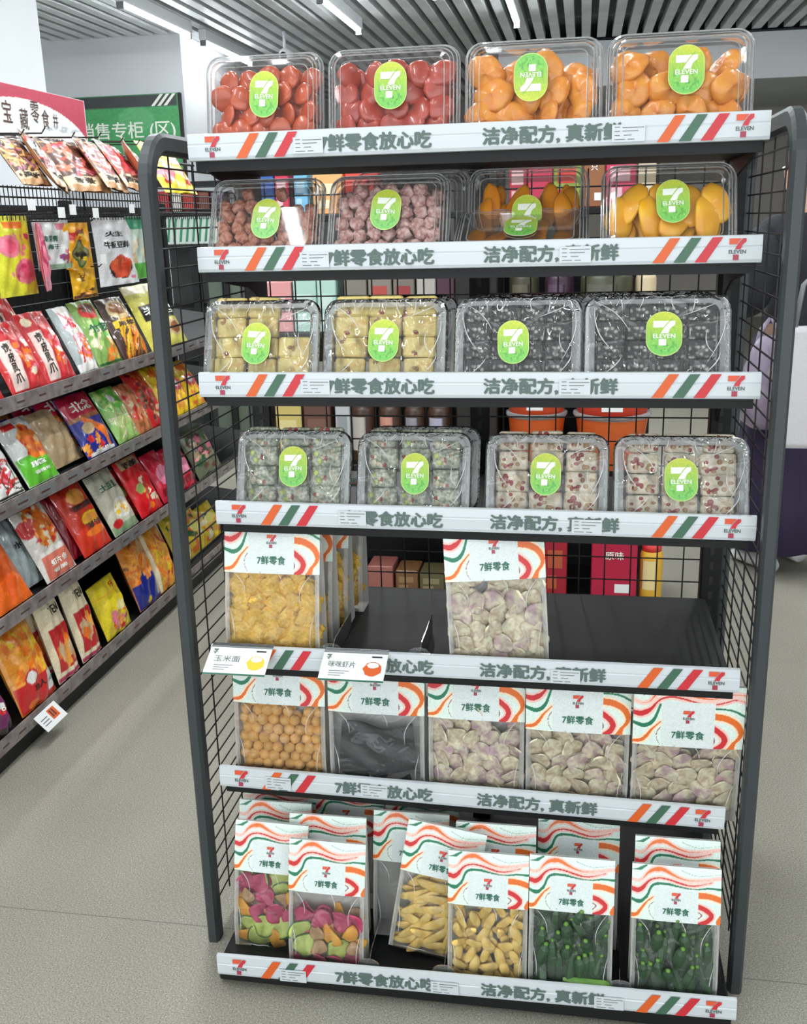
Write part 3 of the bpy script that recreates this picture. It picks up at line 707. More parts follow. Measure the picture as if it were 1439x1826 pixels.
# (shelf, x0, x1, lean, content, wrapped, sticker dx, dz, rot, seed, top, fruit words, tray words)
TR = [
 (0, -.431, -.229, 9, 'apricot', 0, .004, .088, .05, 11, .134, 'orange dried fruit round', 'of loosely spaced orange dried fruit rounds'),
 (0, -.222, -.004, 9, 'tomato', 0, -.002, .092, 0, 12, .140, 'red dried fruit round', 'of tightly packed red dried fruit'),
 (0, .003, .220, 9, 'peach', 0, -.003, .094, PI, 13, .135, 'golden dried peach half', 'of golden peach halves with an upside down sticker'),
 (0, .225, .447, 9, 'peach', 0, .008, .094, 0, 14, .135, 'golden dried peach half', 'of golden peach halves with upright sticker'),
 (1, -.449, -.244, 26, 'plum', 0, .004, .075, .08, 21, .12, 'brown sugared plum', 'of brown sugared plums'),
 (1, -.237, -.026, 26, 'plum2', 0, -.002, .085, .06, 22, .135, 'pale rosy sugared plum', 'of rosy frosted sugared plums'),
 (1, -.006, .204, 18, 'mango', 0, .000, .066, 0, 23, .13, 'deep orange dried mango slice', 'of orange mango slices behind a tipped tray'),
 (1, .222, .437, 24, 'mango2', 0, .006, .085, -.04, 24, .13, 'yellow dried mango slice', 'of broad yellow dried mango slices'),
 (2, -.456, -.247, 20, 'nougat', 1, -.006, .076, .06, 31, 0, 'cream nougat piece', 'of cream nougat with an empty corner'),
 (2, -.241, -.026, 20, 'nougat', 1, .000, .080, .03, 32, 0, 'cream nougat piece', 'of cream nougat filled edge to edge'),
 (2, -.015, .197, 20, 'sesame', 1, -.006, .076, -.04, 33, 0, 'black sesame brittle piece', 'of black sesame brittle'),
 (2, .199, .433, 20, 'sesame', 1, .010, .088, 0, 34, 0, 'black sesame brittle piece', 'of black sesame brittle by the right upright'),
 (3, -.415, -.202, 20, 'gnougat', 1, .002, .088, -.03, 41, 0, 'green and red speckled nougat piece', 'of green and red speckled nougat'),
 (3, -.192, .013, 20, 'gnougat', 1, .004, .080, -.03, 42, 0, 'green and red speckled nougat piece', 'of grey green nougat beside the centre upright'),
 (3, .036, .248, 20, 'cnougat', 1, -.001, .084, 0, 43, 0, 'cream nougat piece with red berries', 'of berry nougat right of the centre gap'),
 (3, .254, .478, 20, 'cnougat', 1, .000, .080, -.03, 44, 0, 'cream nougat piece with red berries', 'of berry nougat beside the right upright'),
]
for i, (k, x0, x1, ln, ct, wr, sx, sz, sr, sd, tp, fw, tw) in enumerate(TR):
    pos = POS4[i % 4]
    tray(k, x0, x1, ln, '%s clear tray %s, %s' % (['leftmost', 'second', 'third', 'rightmost'][i % 4], tw, SH[k]), ct, bool(wr), sx, sz, sr, seed=sd, top=tp, dy=.105 if ct == 'mango' else .022,
         clabel='%s inside the %s clear tray on the %s' % (fw, ['leftmost', 'second', 'third', 'rightmost'][i % 4], SH[k]), group=ST)
# trays waiting behind the front ones, and the little tipped one
for k, x0, x1, ln, dy, lb, wr in ((1, -.215, .0, 14, .13, 'clear tray standing right behind the tray of rosy sugared plums', False), (1, -.19, .02, 10, .20, 'clear tray at the very back behind the rosy sugared plums', False),
                              (2, -.229, -.014, 20, .075, 'film-wrapped clear tray tucked behind the full cream nougat tray', True), (2, -.0, .207, 20, .09, 'film-wrapped clear tray tucked behind the glaring sesame tray', True), (2, .19, .42, 18, .09, 'film-wrapped clear tray tucked behind the rightmost sesame tray', True),
                              (3, -.18, .022, 20, .075, 'film-wrapped clear tray tucked behind the grey green nougat by the centre upright', True)):
    tray(k, x0, x1, ln, lb, wrapped=wr, dy=dy, stick=False, group=ST)
t = tray(1, -.022, .205, 65, "clear tray of orange mango tipped low before the third tray, second shelf", 'mango', False, .0, .075, .02, dy=.004, dz=.004, seed=61, top=.11, clabel='orange dried mango slice inside the low tipped tray on the second shelf', group=ST, lay=1)
# ------------------------------------------------------------------ clear-window snack bags
def header_art(big):
    if big: X = lambda P: [((x-80)/1225, 1-(y-20)/735) for x, y in P]; sc = 1/1225
    else: X = lambda P: [((x-85)/1250, 1-(y-75)/760) for x, y in P]; sc = 1/1250
    a = Art((226, 243, 234), 1.68); O, G_, Rd, Pk, Cr, Mn = (232, 112, 38), (28, 122, 88), (206, 44, 48), (250, 206, 194), (252, 232, 204), (150, 70, 72)
    a.rect(0, 0, 1, 1, (226, 243, 234))
    S = lambda P, w_, c, halo=None: ([a.stroke(X(P), [q*sc for q in w_], halo, pad=24*sc)] if halo else None, a.stroke(X(P), [q*sc for q in w_], c))
    if big:
        S([(60, 20), (120, 90), (190, 125), (240, 100), (300, 50), (360, 10)], [30, 40, 48, 44, 34, 24], G_)
        S([(700, 38), (800, 68), (950, 92), (1080, 74), (1200, 45)], [8]*5, G_)
        S([(85, 215), (180, 243), (260, 215), (330, 130), (385, 85), (430, 60), (520, 52), (600, 80), (700, 125), (850, 155), (960, 155), (1080, 128), (1180, 98), (1310, 104)], [6, 7, 10, 20, 34, 50, 58, 50, 34, 20, 14, 12, 12, 10], O, Pk)
        S([(60, 350), (150, 372), (220, 348), (280, 300), (340, 222), (400, 178), (500, 155), (640, 175), (780, 208), (950, 222), (1080, 195), (1200, 158), (1320, 185)], [50, 62, 60, 36, 20, 18, 22, 24, 18, 20, 16, 12, 8], Rd, Pk)
        S([(60, 470), (130, 498), (200, 512), (270, 482), (320, 415), (350, 335), (378, 250)], [30, 44, 52, 46, 36, 30, 26], G_)
        S([(60, 720), (170, 700), (235, 640), (290, 555), (385, 455)], [30, 44, 38, 26, 14], O, Cr)
        S([(385, 520), (348, 590), (350, 670), (385, 730)], [12, 10, 8, 8], Mn)
        S([(970, 268), (1120, 275), (1210, 298), (1320, 355)], [22, 22, 26, 30], G_)
        S([(970, 362), (1100, 380), (1215, 440), (1272, 530), (1262, 610), (1205, 680), (1170, 770)], [76, 76, 72, 66, 40, 40, 90], O, Cr)
        S([(970, 505), (1060, 570), (1100, 640), (1070, 715), (980, 775)], [66, 64, 66, 62, 58], Rd, Pk)
        S([(975, 610), (990, 660), (975, 700)], [14, 16, 12], Mn)
        a.rect(.255, -.1, .735, .745, (222, 232, 230))
    else:
        S([(85, 150), (180, 140), (215, 125), (290, 85)], [4, 30, 44, 20], G_)
        S([(80, 280), (170, 296), (240, 262), (300, 190), (370, 142), (450, 125), (540, 130), (650, 180), (760, 222), (900, 245), (1100, 228), (1340, 188)], [4, 5, 8, 25, 42, 54, 48, 32, 20, 14, 10, 6], O, Pk)
        S([(780, 120), (900, 160), (1020, 180), (1150, 165), (1340, 140)], [8]*5, G_)
        S([(80, 410), (170, 428), (240, 390), (300, 312), (370, 262), (480, 240), (620, 255), (760, 290), (900, 315), (1050, 295), (1200, 250)], [58, 68, 52, 32, 22, 20, 24, 27, 20, 16, 12], Rd, Pk)
        S([(80, 555), (170, 585), (250, 560), (310, 480), (340, 400), (380, 345), (460, 315), (600, 315), (760, 340), (960, 360), (1150, 335), (1340, 338)], [36, 54, 52, 36, 34, 34, 38, 36, 24, 20, 26, 38], G_)
        S([(80, 790), (160, 770), (220, 690), (300, 580), (395, 500)], [60, 48, 36, 24, 14], O, Cr)
        S([(405, 570), (345, 620), (332, 680), (350, 750), (400, 810)], [12, 9, 8, 8, 8], Mn)
        S([(1010, 436), (1180, 445), (1340, 490)], [78, 78, 80], O, Cr)
        S([(1010, 590), (1120, 630), (1205, 705), (1160, 785), (1040, 840)], [66, 68, 70, 64, 60], Rd, Pk)
        S([(1010, 665), (1070, 710), (1010, 772)], [14, 18, 14], Mn)
        S([(1310, 800), (1345, 740)], [80, 80], O)
        a.rect(.25, -.1, .75, .62, (222, 234, 232))
    return a
def bag_meshes(big):
    w_, h, d, hh = (.178, .268, .056, .112) if big else (.146, .246, .050, .092)
    def yf(x, z):
        s = max(0, min(1, (h-z)/(h*.8))); return -(d*(s**.8))*(1-.10*(abs(x)/(w_/2))**3)-.0012
    out = {}
    g = Geo(); nz = 14
    # white gusset sides, back and flat bottom
    zs_ = [h*i/nz for i in range(nz+1)]
    for s in (-1, 1):
        V = []; 
        for z in zs_:
            f_ = yf(s*w_/2, z)
            for t in (0, .5, 1): V.append((s*(w_/2-.006*(t == .5)*(1 if z > .01 else 0)), f_*(1-t), z))
        F = [(i*3+t, i*3+t+1, (i+1)*3+t+1, (i+1)*3+t) for i in range(nz) for t in (0, 1)]
        g.add(V, F if s > 0 else [f[::-1] for f in F], M['side'], smooth=True)
    g.grid(8, 12, lambda u, v: ((u-.5)*w_, .0008*math.sin(20*u), v*h), M['side'])
    g.add([(-w_/2, 0, .0005), (w_/2, 0, .0005), (w_/2, yf(w_/2, 0), .0005), (-w_/2, yf(-w_/2, 0), .0005)], [(0, 1, 2, 3)], M['side'])
    out['pouch'] = g.mesh('pouch')
    g = Geo(); m_ = .0
    def wf(u, v):
        x = (u-.5)*w_; z = v*(h-hh*.9)
        return (x, yf(x, z)+.0012*math.sin(33*u+5*v)*math.sin(PI*u)+.0014*math.sin(17*v+4*u)*math.sin(PI*u), z)
    g.grid(40, 40, wf, M['window'])
    for u0, v0, u1, v1, bd in ((.06, .96, .22, .70, .05), (.94, .95, .80, .60, -.06), (.10, .20, .05, .55, .02), (.90, .10, .95, .5, -.02), (.55, .97, .62, .80, .02), (.15, .04, .5, .05, .02)):
        P = []
        for i in range(9):
            q = i/8; p_ = wf(u0+(u1-u0)*q+bd*math.sin(PI*q), v0+(v1-v0)*q); P.append((p_[0], p_[1]-.0006, p_[2]))
        g.tube(P, [.0002+.0005*math.sin(PI*i/8) for i in range(9)], M['crease_glare'], n=5)  # pale streaks along the window creases, glare given as colour
    out['window'] = g.mesh('window')
    for s in (-1, 1):
        g = Geo(); g.grid(3, 14, lambda u, v, s=s: (s*(w_/2-.0005-u*.008), yf(s*w_/2, v*(h-hh*.9))-.0006, v*(h-hh*.9)), M['pouch'], flip=s > 0)
        out['edge_seal'+('' if s < 0 else '.r')] = g.mesh('edge_seal')
    g = Geo(); z0 = h-hh
    sf = lambda x, z: yf(x, z)-.0022
    nu, nv = (170, 104) if big else (150, 92)
    g.grid(nu, nv, lambda u, v: ((u-.5)*w_*1.005, sf((u-.5)*w_, z0+v*hh), z0+v*hh), M['paper'], cols=header_art(big), smooth=True)
    cx = 0.0 if big else .0
    g.text('7鲜零食', M['dgreen'], -.0, z0+hh*(.215 if big else .20), hh*.135, y=-.0009, width=w_*.295, bold=.02, surf=sf)
    logo(g, 0, z0+hh*(.51 if big else .44), hh*.205, -.0009, LOGOM, surf=sf)
    g.add([(-w_/2, .001, h), (w_/2, .001, h), (w_/2, .001, h-.02), (-w_/2, .001, h-.02)], [(0, 1, 2, 3)], M['side'])
    out['header_card'] = g.mesh('header_card')
    return out, w_, h, d, yf
BM = {True: bag_meshes(True), False: bag_meshes(False)}
def fill_bag(kinds, base, label, group, seed, big, top, layers=2, spread=1.0):
    rnd = random.Random(seed); _, w_, h, d, yf = BM[big]
    for ly in range(layers):
        k0 = kinds[0]; pit = KIND[k0][2]; z = pit*.95+.003; row = 0
        while z < top:
            ww = (w_-.018)*spread; n = max(2, int(ww/(2*pit*.92)))
            for i in range(n):
                kd = kinds[rnd.randrange(len(kinds))]; pt = KIND[kd][2]
                x = -ww/2+pit*.8+(ww-1.6*pit)*i/(n-1)+((row % 2)-.5)*pit*.7+rnd.uniform(-1, 1)*pit*.2; x = max(-ww/2+pit*.7, min(ww/2-pit*.7, x))
                if z > top-pit*2 and rnd.random() < .4: continue
                y = yf(x, z)+(.008 if ly == 0 else .022)+rnd.uniform(-.001, .003)+(.007 if kd in ('noodle', 'ball') else .002)
                rot = (rnd.uniform(-.45, .35), rnd.uniform(-3, 3), rnd.uniform(-.45, .45))
                if kd in ('banana',): rot = (rnd.uniform(-.2, .2), rnd.uniform(.4, 1.9), rnd.uniform(-.3, .3)); x *= .72
                if kd == 'okra': rot = (rnd.uniform(-.1, .1), rnd.uniform(-.5, .5), rnd.uniform(-3, 3)); z_ = min(max(z, .04), top-.02)
                z_ = z if kd != 'okra' else min(max(z, .042), top-.03)
                lb, gp = label(kd) if callable(label) else (label, group)
                put(kd, base, (x, min(y, -.006), z_), rot, lb, gp, CAT[kd], rnd)
            z += pit*1.62; row += 1
def bag(k, x0, x1, y, label, big, kinds=None, clabel=None, seed=0, top=.12, roll=0, lean=0, dz=.003, layers=2, group='clear-window snack bags on the display rack', yaw=0, sc=None):
    ms, w_, h, d, yf = BM[big]; xc = (x0+x1)/2; s = sc or (x1-x0)/w_
    Tm = Matrix.Translation((xc, y, shz(k, xc)+dz)) @ Matrix.Rotation(roll, 4, 'Y') @ Matrix.Rotation(yaw, 4, 'Z') @ Matrix.Rotation(-R(lean), 4, 'X') @ Matrix.Diagonal((s, 1, 1, 1))
    t = thing('snack_bag', label, 'snack bag', Mx=Tm, group=group)
    for nm, me in ms.items(): o = bpy.data.objects.new(nm.split('.')[0], me); col.objects.link(o); o.parent = t
    if kinds: fill_bag(kinds, Tm, clabel, None if callable(clabel) else 'pieces in '+label, seed, big, top, layers)
    return t, Tm
D = .056
bag(4, -.436, -.258, YS[4]+.075, "large bag of golden noodle rounds at the front left of the fifth shelf", True, ['noodle'], 'golden noodle snack round inside the front left bag on the fifth shelf', 51, .165)
for j, (y, lb) in enumerate(((.165, 'second bag of the row behind the golden noodle snack bag, fifth shelf'), (.245, 'third bag of the row behind the golden noodle snack bag, fifth shelf'), (.325, 'rearmost bag of the row behind the golden noodle snack bag, fifth shelf'))):
    bag(4, -.436+.006*j, -.252+.012*j, y, lb, True, ['noodle'], 'golden noodle round in the %s bag of the left row, fifth shelf' % ['second', 'third', 'rearmost'][j], 52+j, .13, layers=1)
bag(4, -.026, .148, YS[4]+.072, "large tilted bag of pale root chips standing alone mid fifth shelf", True, ['chip', 'chip', 'chip2'], 'pale root chip inside the lone tilted bag on the fifth shelf', 55, .165, roll=R(-2.5), yaw=R(7), dz=.006)
bag(5, -.436, -.259, YS[5]+.075, 'large bag of golden round snack balls at the left end of the sixth shelf', True, ['ball'], 'golden snack ball inside the leftmost bag on the sixth shelf', 56, .155, lean=-5)
_, T6 = bag(5, -.251, -.071, YS[5]+.075, 'large bag of dark seaweed sheets, second from left on the sixth shelf', True, lean=-7)
bag(5, -.064, .111, YS[5]+.075, 'large bag of creased pale purple chips in the middle of the sixth shelf', True, ['chip2', 'chip2', 'chip'], 'pale purple root chip inside the middle bag on the sixth shelf', 58, .165, lean=-6)
bag(5, .114, .296, YS[5]+.075, 'large bag of round root chips, fourth from left on the sixth shelf', True, ['chip2', 'chip', 'chip'], 'round root chip inside the fourth bag on the sixth shelf', 59, .160, lean=-10)
bag(5, .300, .484, YS[5]+.075, 'large bag of round root chips at the right end of the sixth shelf', True, ['chip', 'chip', 'chip2'], 'round root chip inside the rightmost bag on the sixth shelf', 60, .150, lean=-15)
# dark seaweed sheet and its broken shards
g = Geo()
def sw(u, v):
    x = (u-.5)*.148*(1-.12*v); z = .040+v*.088+.006*math.sin(6*u+1)
    return (x, BM[True][4](x, z)+.008+.0035*math.sin(9*u+5*v)*math.cos(7*v), z)
g.grid(26, 20, sw, F_['seaweed']); g.grid(26, 20, lambda u, v: tuple(np.array(sw(u, v))+np.array((0, .004, 0))), F_['seaweed'], flip=True)
o = g.build('seaweed_sheet'); o.matrix_world = T6; tag(o, 'wide dark seaweed sheet across the second bag on the sixth shelf', 'seaweed')
for i, (x0, z0, x1, z1, x2, z2) in enumerate(((-.068, .030, -.020, .004, -.015, .036), (-.022, .036, .02, .038, .012, .006), (.02, .006, .066, .004, .06, .036))):
    g = Geo(); yy = -.05
    V = [(x0, yy, z0), (x1, yy, z1), (x2, yy, z2), ((x0+x2)/2, yy-.004, (z0+z2)/2+.004)]
    V += [(a, b+.003, c_) for a, b, c_ in V]
    g.add(V, [(0, 1, 2, 3), (7, 6, 5, 4), (0, 4, 5, 1), (1, 5, 6, 2), (2, 6, 7, 3), (3, 7, 4, 0)], F_['seaweed'])
    o = g.build('seaweed_shard'); o.matrix_world = T6; tag(o, 'dark seaweed shard at the bottom of the second bag, sixth shelf', 'seaweed', 'seaweed shards in the dark bag')
YB = YS[6]+.066
def mixl(where):
    W_ = dict(kiwi='green cucumber slice', magenta='magenta root slice', pumpkin='orange pumpkin slice', mushroom='beige mushroom slice')
    return lambda kd: (W_[kd]+' inside the '+where, W_[kd]+'s in the '+where)
bag(6, -.433, -.292, YB+.045, 'mixed vegetable chip bag at the front left corner of the bottom shelf', False, ['kiwi', 'kiwi', 'pumpkin', 'magenta', 'pumpkin', 'mushroom', 'kiwi'], mixl('front left bag on the bottom shelf'), 71, .135, dz=.0, roll=R(1.2))
bag(6, -.312, -.170, YB, 'mixed vegetable chip bag, second from left in the front row of the bottom shelf', False, ['magenta', 'pumpkin', 'kiwi', 'kiwi', 'pumpkin', 'magenta', 'mushroom'], mixl('second front bag on the bottom shelf'), 72, .125, dz=-.002, roll=R(.5))
bag(6, -.135, .010, YB+.050, 'bag of long yellow fruit strips leaning over to the right on the bottom shelf', False, ['banana'], 'long yellow fruit strip inside the leaning bag on the bottom shelf', 73, .140, roll=R(9), dz=.014, layers=3)
bag(6, -.016, .126, YB, 'bag of short yellow fruit pieces in the middle of the bottom shelf front row', False, ['banana2'], 'short yellow fruit piece inside the middle front bag on the bottom shelf', 74, .150, dz=-.004)
bag(6, .128, .274, YB, 'bag of dark green okra with one bright pod lying across, bottom shelf', False, ['okra'], 'dark green okra pod inside the left okra bag on the bottom shelf', 75, .150, dz=-.002, layers=3)
bag(6, .304, .452, YB, 'bag of dark green okra at the right end of the bottom shelf', False, ['okra'], 'dark green okra pod inside the right okra bag on the bottom shelf', 76, .145, dz=-.006, layers=3)
rb = [(-.442, -.298, .062, 'bag directly behind the front left vegetable chip bag, bottom shelf'), (-.452, -.304, .125, 'third bag back in the left column of the bottom shelf'), (-.462, -.312, .195, 'rearmost bag in the left column of the bottom shelf'),
      (-.330, -.182, .025, 'bag directly behind the second vegetable chip bag, bottom shelf'), (-.316, -.168, .128, 'rear bag behind the second vegetable chip bag, bottom shelf'),
      (-.172, -.028, .052, 'bag standing behind the leaning bag of yellow strips, bottom shelf'), (-.163, -.019, .128, 'rear bag behind the leaning bag of yellow strips, bottom shelf'),
      (-.012, .135, .030, 'bag directly behind the short yellow fruit pieces, bottom shelf'), (.138, .286, .065, 'bag directly behind the left okra bag, bottom shelf'), (.312, .458, .020, 'bag directly behind the right okra bag, bottom shelf')]
for i, (x0, x1, y, lb) in enumerate(rb): bag(6, x0, x1, y, lb, False, dz=.004)
o = put('okra', Matrix.Identity(4), (.232, YB-.052, shz(6, .23)+.030), (0, R(88), 0), 'bright green okra pod lying across the bottom of the left okra bag', None, 'okra', random.Random(3))
if 'group' in o: del o['group']
me = o.data.copy(); me.materials.clear(); me.materials.append(F_['okra2']); me.materials.append(F_['okra2']); o.data = me
# two price cards clipped under the fifth shelf
def price_card(px0, px1, name_txt, foodc, label):
    a, b = at(px0, 1168, y=YS[4]-.012), at(px1, 1172, y=YS[4]-.012); w_ = b.x-a.x; h = .062
    t = thing('price_card', label, 'price card', ((a.x+b.x)/2, YS[4]-.0095, ZS[4]+.020), (R(-64), 0, 0))
    g = Geo(); g.box(-w_/2, -.0006, -h, w_/2, .0006, 0, M['card']); g.box(-w_/2, -.0009, -h, w_/2, .0003, -h+.003, M['dgreen'])
    y = -.0012
    g.text(name_txt, M['tgreen'], -w_*.18, -h*.42, .014, y=y, width=w_*.42); logo(g, -w_*.40, -h*.16, .011, y, (M['tgreen'],)*4)
    for j in range(3): g.box(-w_*.36, y, -h*(.66+.08*j)-.0006, -w_*(.05+.06*j), y+.0003, -h*(.66+.08*j)+.0006, M['pgrey'])
    g.box(w_*.26, y, -h*.14, w_*.42, y+.0003, -h*.09, M['pblack'])
    g.build('card', t)
    g = Geo(); rnd = random.Random(4)
    V = []; n = 14; P = [(w_*.30+w_*.14*math.cos(2*PI*i/n)*(1+.1*math.sin(3*i)), -h*.55+h*.26*math.sin(2*PI*i/n)) for i in range(n)]
    g.poly(P, M[foodc], y=y); g.poly([(w_*.30+.8*(x-w_*.30)*.8, -h*.42+.4*(z+h*.55)) for x, z in P], M['pwhite'], y=y-.0002); g.build('food_picture', t)
    g = Geo(); g.box(-w_/2, .0008, -h*.2, w_/2, .0018, .012, M['acrylic']); g.build('clip', t)
price_card(378, 486, '玉米面', 'pyel', "white price card with yellow noodle picture clipped to the fifth shelf's left end")
price_card(578, 692, '咪咪虾片', 'orange', "white price card with orange snack picture, second from left on the fifth shelf")
# ------------------------------------------------------------------ left gondola of bagged snacks
GX = -1.27
GZ = [.945, .683, .395, .085]
wood = mat('worn_price_channel', (150, 142, 140), .35, noise=((112, 104, 104), 26, .35, .65), coat=.3)
gond = thing('gondola_shelf', 'long dark shop shelving unit full of bagged snacks along the left aisle', 'shelving', (GX, 1.4, 0))
def gb(name, fn, parent=gond):
    g = Geo(); fn(g); o = g.build(name); o.parent = parent; o.matrix_world = Matrix.Identity(4) ; return o
def gpart(name, g, parent=gond):
    o = g.build(name, parent); o.location = (-GX, -1.4, 0) if parent == gond else (0, 0, 0); return o
Y0, Y1 = .30, 3.05
g = Geo(); g.box(GX-.52, Y0, .0, GX-.49, Y1, 1.46, M['black']); gpart('back_panel', g)
g = Geo(); g.box(GX-.5, Y0, 0, GX-.012, Y1, .062, M['black'], bev=.004); gpart('base', g)
for i, z in enumerate(GZ):
    g = Geo(); T = None
    g.add([(GX-.49, Y0, z+.06), (GX-.49, Y1, z+.06), (GX, Y1, z-.01), (GX, Y0, z-.01), (GX-.49, Y0, z+.045), (GX-.49, Y1, z+.045), (GX, Y1, z-.03), (GX, Y0, z-.03)],
          [(0, 3, 2, 1), (4, 5, 6, 7), (3, 7, 6, 2), (0, 1, 5, 4), (0, 4, 7, 3), (1, 2, 6, 5)], M['black'])
    s_ = gpart('shelf', g)
    g = Geo(); g.box(GX, Y0, z-.026, GX+.006, Y1, z+.014, wood)
    rnd = random.Random(i)
    y = Y0+.05
    while y < Y1-.1:
        w_ = rnd.uniform(.05, .09); g.box(GX+.006, y, z-.018, GX+.0068, y+w_, z+.008, M['pgrey'] if rnd.random() < .3 else wood)
        g.box(GX+.0068, y+.006, z-.009, GX+.0074, y+w_*.7, z-.004, M['pbrown']); y += w_+rnd.uniform(.01, .08)
    gpart('price_channel', g, s_)
for y in (.32, 1.22, 2.12, 3.02):
    g = Geo(); g.box(GX-.49, y-.02, .06, GX-.45, y+.02, 1.48, M['black'], bev=.003); gpart('upright', g)
g = Geo()
for z in (1.425, 1.46, 1.485): g.tube([(GX-.03, Y0, z), (GX-.03, Y1, z)], .0024, M['wire'], n=5)
for y in np.arange(Y0, Y1, .021): g.tube([(GX-.03, y, 1.40), (GX-.03, y, 1.49)], .0016, M['wire'], n=4)
for y in np.arange(Y0, Y1, .45): g.tube([(GX-.03, y, 1.42), (GX-.48, y, 1.42)], .003, M['wire'], n=5)
gpart('wire_basket', g)
g = Geo()
for y in np.arange(Y0+.05, Y1, .052): g.tube([(GX-.47, y, 1.02), (GX-.47, y, 1.42)], .002, M['wire'], n=4)
for z in (1.06, 1.12, 1.18, 1.24, 1.3, 1.36): g.tube([(GX-.468, Y0, z), (GX-.468, Y1, z)], .002, M['wire'], n=4)
gpart('back_grid', g)
# crimson and white header board over the gondola
HX = GX-.15
h0, h1 = at(-60, 138, x=HX), at(148, 180, x=HX); hb = at(148, 262, x=HX).z; hw = h1.y-h0.y; hh = h1.z-hb
t = thing('header_board', 'white header board with crimson arch and brown handwritten characters above the left shelving', 'sign', (HX, h0.y, hb), (0, 0, R(90)))
a = Art((232, 238, 236)); a.rect(0, 0, 1, 1, (186, 66, 88)); a.ell(.42, -.25, .62, 1.02, (236, 241, 239)); a.blobs(8, .6, .1, 1, .35, .03, [(206, 214, 218), (186, 196, 204)])
g = Geo(); g.grid(110, 60, lambda u, v: (u*hw, -.003, v*hh), M['paper'], cols=a, smooth=False); g.box(0, -.0025, 0, hw, .004, hh, M['card'])
for ch, px, py, sz in (('宝', 10, 198, .052), ('藏', 41, 212, .050), ('零', 60, 200, .052), ('食', 79, 212, .046), ('井', 97, 216, .034)):
    p = at(px, py, x=HX); g.text(ch, M['pbrown'], p.y-h0.y, p.z-hb, sz*1.15, y=-.0045, width=sz*.95, bold=-.006)
for ch, px, py, sz in (('酒', 22, 246, .03), ('馆', 36, 246, .03)):
    p = at(px, py, x=HX); g.text(ch, M['pbrown'], p.y-h0.y, p.z-hb, sz, y=-.0045, bold=.0)
g.build('printed_board', t)
g = Geo()
for x in (.04, hw-.05): g.tube([(x, .01, -(hb-1.42)), (x, .01, hh*.6)], .004, M['wire'])
g.build('post', t)
# ---- printed pouches
ED = dict(r=(206, 44, 44), dr=(140, 20, 34), o=(238, 120, 36), y=(248, 206, 40), w=(240, 240, 236), g=(92, 178, 70), dg=(36, 96, 54), n=(34, 44, 138), k=(36, 32, 32), b=(150, 92, 48), t=(206, 178, 136),
          p=(232, 130, 150), pk=(196, 60, 100), c=(242, 230, 196), gy=(176, 190, 190), lg=(176, 208, 120), lb=(180, 214, 206), br=(104, 60, 44), lo=(250, 168, 70), lil=(150, 90, 140))
def A_(base, seed=1, asp=.7): return Art(ED[base] if isinstance(base, str) else base, asp, seed)
def C_(*k): return [ED[x] for x in k]
def pouch_mesh(w_, h, d, art, texts=(), nu=44, nv=62, back=None, seed=0, crink=1.5, hole=False):
    rnd = random.Random(seed); ph = [rnd.uniform(0, 6) for _ in range(4)]
    def bul(u, v):
        e = max(0., 1-abs(2*u-1)**2.6)**.7*max(0., math.sin(PI*min(1, max(0, v*.97+.015))))**.55
        return e
    def fy(u, v):
        x = (u-.5)*w_
        return -d/2*bul(u, v)-crink*.0022*(math.sin(9*u+7*v+ph[0])*math.sin(12*v+ph[1])+.6*math.sin(21*u-11*v+ph[2]))*min(1, 6*u, 6*(1-u))-.0006
    g = Geo()
    g.grid(nu, nv, lambda u, v: ((u-.5)*w_*(1-.03*bul(.5, v)), fy(u, v), v*h), M['print'], cols=art)
    bc_ = lin(back if back is not None else art.base)
    g.grid(14, 20, lambda u, v: ((u-.5)*w_*(1-.03*bul(.5, v)), d/2*bul(u, v)+.0006, v*h), M['print'], cols=lambda U, V: np.tile(bc_, (len(U), 1)), flip=True)
    sf = lambda x, z: fy(min(1, max(0, x/w_+.5)), min(1, max(0, z/h)))
    for (s, m, u, v, hh_, ww) in texts:
        vert = s.startswith('|')
        if vert:
            s = s[1:]
            for i, ch in enumerate(s): g.text(ch, M[m], (u-.5)*w_, (v-i*hh_*1.12)*h, hh_*h, y=-.0012, bold=.03, surf=sf)
        else: g.text(s, M[m], (u-.5)*w_, v*h, hh_*h, y=-.0012, width=ww*w_ if ww else None, bold=.03, surf=sf)
    return g
def food(a, u0, v0, u1, v1, cols, n=40, r=.05): a.ell((u0+u1)/2, (v0+v1)/2, (u1-u0)/1.8, (v1-v0)/1.8, cols[0], .06); a.blobs(n, u0, v0, u1, v1, r, cols); return a
def lay_pack(i, bl, br, top, lean, art, label, texts=(), d=.048, name='snack_pouch', cat='snack bag', xo=-.012, dzz=.018, group='bagged snacks on the left shelving', seed=0, asp=None, hmax=.30):
    "a pack standing on shelf i of the gondola, leaning back; bl, br: photo columns of its bottom corners"
    zb = GZ[i]+dzz*.6; X = GX+xo
    pa, pb = at(bl[0], bl[1], x=X), at(br[0], br[1], x=X); ya, yb = pa.y, pb.y
    w_ = yb-ya
    th = R(lean); n = Vector((math.cos(th), 0, math.sin(th)))          # face normal
    o = Vector((X, (ya+yb)/2, zb)); dr = _f + CR*((top[0]-W/2)/FPX) - CU*((top[1]-H/2)/FPX)
    tt = (o-CAMP).dot(n)/dr.dot(n); q = CAMP+dr*tt; h = min(hmax, max(.08, (q-o).dot(Vector((-math.sin(th), 0, math.cos(th))))))
    g = pouch_mesh(w_, h, d, art, texts, seed=seed)
    Mx = Matrix.Translation(o+n*0) @ Matrix.Rotation(R(90), 4, 'Z') @ Matrix.Rotation(-th, 4, 'X')
    ob = g.build(name); ob.matrix_world = Mx; tag(ob, label, cat, group); return ob
